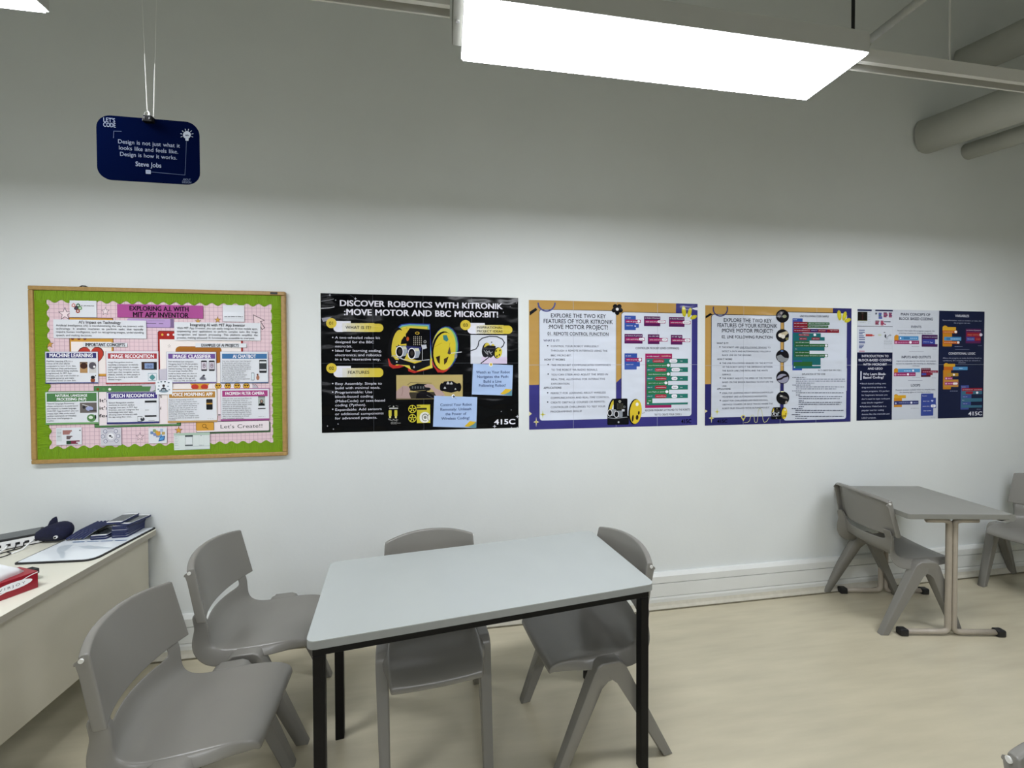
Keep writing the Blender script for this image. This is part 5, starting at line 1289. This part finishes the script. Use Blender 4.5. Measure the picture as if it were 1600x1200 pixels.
s.t("INPUTS AND OUTPUTS", 1042, 1655, 1080, 1130, '3a3f52', 1); s.t("Inputs provide data for the device, and outputs", 938, 1760, 1172, 1198, '5c6274', 0)
s.crop(*b2)
s.rr(135, 640, 462, 892, 8, '431c50', 3); s.rr(150, 732, 412, 838, 6, '303e8c', 4); s.rect(412, 735, 470, 838, PW, 4); cap(s, "on button A pressed", 150, 450, 680, 16); cap(s, "show icon", 165, 290, 780, 16); s.ring(338, 790, 30, 22, 8, 'b9c0e0', 5, 20, 200); s.dash(360, 445, 935, 8, '8a8f9c', 3)
s.t("VARIABLES", 828, 1118, 224, 272, 'd9dbe6', 1); s.t("Store information, such as numbers or text, that", 565, 1380, 332, 358, 'a9aec6', 0); s.t("the program can use.", 800, 1142, 384, 408, 'a9aec6', 0)
YO = 'c99a2a'
s.ell(620, 490, 52, 40, YO, 3); s.rr(568, 480, 845, 560, 8, YO, 3.2); s.rr(568, 550, 872, 612, 8, 'b5601e', 3.6); s.ell(842, 582, 28, 26, 'e6e0dc', 4); s.rr(572, 605, 762, 885, 8, 'b87a1c', 3); s.rr(598, 685, 955, 765, 8, LB, 4); s.rr(650, 700, 730, 750, 8, '3a6f9e', 4.5); s.dash(735, 930, 725, 10, 'c4dcec', 5); s.rr(590, 772, 920, 832, 8, 'b5561e', 4); s.ell(892, 802, 26, 26, 'e6e0dc', 5); s.dash(600, 850, 798, 10, 'e0b48a', 5); s.dash(585, 780, 580, 10, 'e0b48a', 5)
s.rr(1052, 515, 1362, 820, 8, '541c4e', 3); s.rr(1068, 592, 1350, 685, 8, '8c1c2e', 4); s.ell(1365, 642, 32, 32, 'd4c6d8', 5); s.rr(1065, 685, 1232, 772, 8, '3c4490', 4); s.rr(1240, 690, 1362, 770, 8, '8c1c2e', 4); cap(s, "on button B pressed", 1060, 1360, 540, 18); cap(s, "change count by", 1080, 1320, 632, 18, col='e0a070'); cap(s, "show number", 1080, 1222, 720, 18); cap(s, "count", 1258, 1345, 722, 16, col='e0a070')
s.dash(820, 980, 882, 8, '8a90ae', 3); s.dash(1305, 1390, 866, 8, '8a90ae', 3); s.rect(828, 945, 1125, 952, '8a90ae', 3)
s.t("CONDITIONAL LOGIC", 690, 1250, 1008, 1054, 'd9dbe6', 1); s.t("Allows the program to make decisions based on", 570, 1380, 1112, 1140, 'a9aec6', 0); s.t("conditions, like stopping when an obstacle is", 575, 1350, 1164, 1190, 'a9aec6', 0)
s.crop(*b4)
s.t("detected.", 805, 945, 8, 30, 'a9aec6', 0)
s.ell(580, 50, 34, 24, YO, 3); s.rr(535, 42, 745, 95, 6, YO, 3.2); s.rr(535, 95, 720, 160, 6, 'b5601e', 3.6); s.rr(705, 98, 978, 158, 6, LB, 4); s.dash(820, 890, 122, 10, 'c4dcec', 5); s.rr(522, 158, 665, 518, 6, 'b87a1c', 3); s.rr(540, 338, 805, 475, 6, 'b8863a', 3.2); s.rr(600, 216, 806, 275, 6, 'a8822c', 4); s.ell(722, 246, 20, 20, 'e6e0dc', 5)
s.rr(552, 288, 698, 340, 6, '9a3a6c', 4); s.rr(548, 382, 800, 440, 6, '9a3a6c', 4); s.rr(702, 392, 792, 430, 18, 'e6e0dc', 5); s.ell(578, 316, 14, 16, 'dcb4cc', 5); s.ell(576, 412, 14, 16, 'dcb4cc', 5); s.dash(610, 690, 312, 9, 'dcb4cc', 5); s.dash(610, 695, 410, 9, 'dcb4cc', 5); s.dash(650, 795, 548, 8, '8a90ae', 3)
s.rr(852, 445, 1000, 898, 6, '3a4a8c', 3); cap(s, "forever", 865, 940, 466, 16); s.rr(870, 498, 1255, 548, 6, '8c1c2e', 4); cap(s, "set distance to", 880, 1070, 518, 14); cap(s, "sensor distance", 1095, 1240, 518, 14)
s.rr(865, 550, 1248, 860, 6, '37667c', 3.6); s.rect(1050, 612, 1262, 684, '111937', 4); s.rect(1040, 752, 1262, 815, '111937', 4); s.rr(942, 560, 1080, 606, 18, '8c1c2e', 4.5); s.ell(1158, 582, 22, 22, 'e0e2ea', 5); s.rr(885, 628, 1050, 682, 4, '3a4a8c', 4.5); s.rr(885, 760, 1040, 810, 4, '3a4a8c', 4.5); cap(s, "show icon", 890, 970, 650, 14); cap(s, "show icon", 890, 970, 780, 14); cap(s, "else", 872, 912, 718, 12)
s.dash(1150, 1230, 888, 8, '8a90ae', 3); s.t("415C", 990, 1250, 938, 1008, 'dfe1ea', 2, 6)
# middle column, lower half
s.crop(*b3)
s.t("sensor it responds, like moving or displaying a", 840, 1590, 22, 46, '5c6274', 0); s.t("message.", 1145, 1290, 66, 88, '5c6274', 0)
s.ell(840, 160, 40, 36, OR, 3); s.rr(800, 140, 890, 205, 6, OR, 3); s.rr(875, 135, 1288, 200, 6, LB, 3.4); s.ell(1158, 168, 18, 20, 'e0e8f0', 4); s.dash(985, 1120, 170, 9, 'c4dcec', 4); s.rr(798, 205, 1205, 272, 6, '8c2a5c', 3.6); s.ell(825, 242, 20, 22, 'c98aa8', 4); s.ell(1062, 238, 20, 22, 'e6dce4', 4); s.dash(865, 1030, 240, 9, 'd0a0bc', 4); s.dash(1105, 1190, 236, 9, 'd0a0bc', 4); s.dash(1145, 1285, 290, 7, '8a8f9c', 3); s.rect(1065, 352, 1335, 357, '8a8f9c', 2)
s.t("LOOPS", 1115, 1290, 422, 466, '3a3f52', 1); s.t("Repeats actions multiple times to simplify tasks,", 828, 1582, 514, 538, '5c6274', 0); s.t("like blinking lights or moving in circles.", 902, 1490, 560, 584, '5c6274', 0)
s.ell(840, 640, 38, 30, OR, 3); s.rr(805, 632, 1022, 684, 6, YO, 3.2); s.rr(800, 680, 948, 850, 6, OR, 3); s.rr(800, 740, 1260, 802, 6, '2a3268', 4); s.ell(1125, 770, 20, 20, 'e0e2ea', 5); s.ell(832, 782, 16, 16, 'b4b9d6', 5); s.dash(890, 1090, 768, 9, 'a0a8cc', 5); s.dash(1160, 1245, 766, 9, 'a0a8cc', 5); s.dash(1115, 1262, 872, 7, '8a8f9c', 3)
s.crop(*b4)
s.rr(108, 122, 285, 285, 6, '4e1c2c', 3); s.rr(125, 168, 425, 210, 6, '7c1c34', 4); s.rr(118, 215, 325, 250, 6, '7c1c34', 4); s.rr(118, 215, 205, 252, 6, '3c4490', 4.5); s.dash(120, 270, 138, 8, 'c49aac', 5); s.dash(140, 400, 188, 8, 'd0a4b4', 5); s.dash(310, 385, 304, 7, '8a8f9c', 3)
s.rr(108, 600, 335, 1012, 6, '33448c', 3); s.rr(125, 682, 385, 795, 6, '33448c', 4); s.rr(120, 800, 390, 868, 6, '33448c', 4); s.rr(288, 805, 382, 855, 22, 'e0e2ea', 5); s.t("500", 310, 345, 822, 840, '44485a', 0, 7); s.heart(315, 735, 22, 'b4bce0', 5); cap(s, "forever", 125, 215, 632, 18); cap(s, "show icon", 140, 262, 732, 18); cap(s, "pause (ms)", 135, 262, 826, 18); cap(s, "clear screen", 145, 295, 910, 18); s.dash(290, 370, 1038, 7, '8a8f9c', 3)
z = (c + d) / 2; s.face([(a, z - .0007), (b, z - .0007), (b, z + .0007), (a, z + .0007)], '9fa5b4', 1.6)
tag(s.build('poster', P_SATIN), 'navy and white block coding poster in three columns, rightmost on the wall', 'poster', 'laminated posters on the wall')

# ------------------------------------------------------------------ hanging sign
SY = -1.16
s = Sheet(SY); s.crop(130, 70, .19175)
P = [s.m(118, 562), s.m(955, 640), s.m(938, 1150), s.m(100, 1085)]
sx0, sx1 = (P[0][0] + P[3][0]) / 2, (P[1][0] + P[2][0]) / 2; sz1, sz0 = (P[0][1] + P[1][1]) / 2, (P[2][1] + P[3][1]) / 2
s.base_w(0, 0, 0, 0, '050f33', .0022, rrect_pts(sx0, sz0, sx1, sz1, .034, 8))
T = 'a9b4cc'
s.t("LET'S", 165, 264, 598, 632, T, 1); s.t("CODE", 165, 268, 638, 672, T, 1)
for l, x0, x1, y in (("Design is not just what it", 284, 790, 790), ("looks like and feels like.", 292, 778, 840), ("Design is how it works.", 300, 768, 890)): s.t(l, x0, x1, y, y + 32, T, 0)
s.t("Steve Jobs", 428, 640, 960, 996, T, 1); s.t("ABOUT", 815, 878, 1092, 1108, '8a96b4', 0); s.t("DESIGN", 808, 884, 1112, 1130, '8a96b4', 0)
s.line([(248, 760), (250, 704), (312, 706)], 4, '6d7aa0', 2); s.line([(548, 1036), (830, 1062), (838, 900), (842, 785)], 3, '6d7aa0', 2); s.rr(510, 1018, 552, 1054, 4, T, 2); s.rect(520, 1034, 542, 1038, '6d7aa0', 3)
s.ell(846, 735, 32, 31, 'c4ccdc', 2); s.rr(833, 752, 860, 784, 6, 'c4ccdc', 2); s.line([(832, 742), (840, 734), (846, 744), (853, 734), (860, 742)], 4, '0c1a4e', 3)
for k in range(8):
    q = math.radians(-200 + k * 220 / 7); s.line([(846 + 40 * math.cos(q), 735 + 38 * math.sin(q)), (846 + 52 * math.cos(q), 735 + 50 * math.sin(q))], 5, 'c4ccdc', 2)
root = empty('hanging_sign', ((sx0 + sx1) / 2, SY, sz0)); tag(root, 'dark blue rounded sign with a light bulb and quotation, hanging from two strings', 'sign')
s.build('panel', P_DULL, root)
g = lambda px, py: ray(px, py, 1, SY) - root.location
cl = g(234, 187); tz = sz1 - root.location.z
bm = bmesh.new(); prism(bm, [(-.012, cl.z - .010), (.012, cl.z - .010), (.010, cl.z + .006), (-.010, cl.z + .006)], -.011, .009, 'y', bev=.001)
for v in bm.verts: v.co.x += cl.x
cp = obj('binder_clip', bm, M_BLACK, root)
bm = bmesh.new()
for dy in (-.012, .010):
    tube(bm, arc([(cl.x - .006, dy, cl.z - .004), (cl.x - .008, dy * .6, cl.z + .012), (cl.x - .003, dy * .4, cl.z + .024), (cl.x + .005, dy * .6, cl.z + .012), (cl.x + .006, dy, cl.z - .004)], .005), .0008, 6)
obj('clip_handle', bm, M_STEEL, cp)
for a_, b_ in (((230.5, 176), (226, 85)), ((240, 182), (242, 100))):
    p, q = g(*a_), g(*b_); u = (q - p); bm = bmesh.new()
    top = ZC - root.location.z
    e = p + u * ((top - p.z) / u.z)
    tube(bm, [p, p + u * .55, q, q + u * .02, e], [.0012, .0012, .0009, .0002, .0002], 6); obj('string', bm, M_STRING, root)
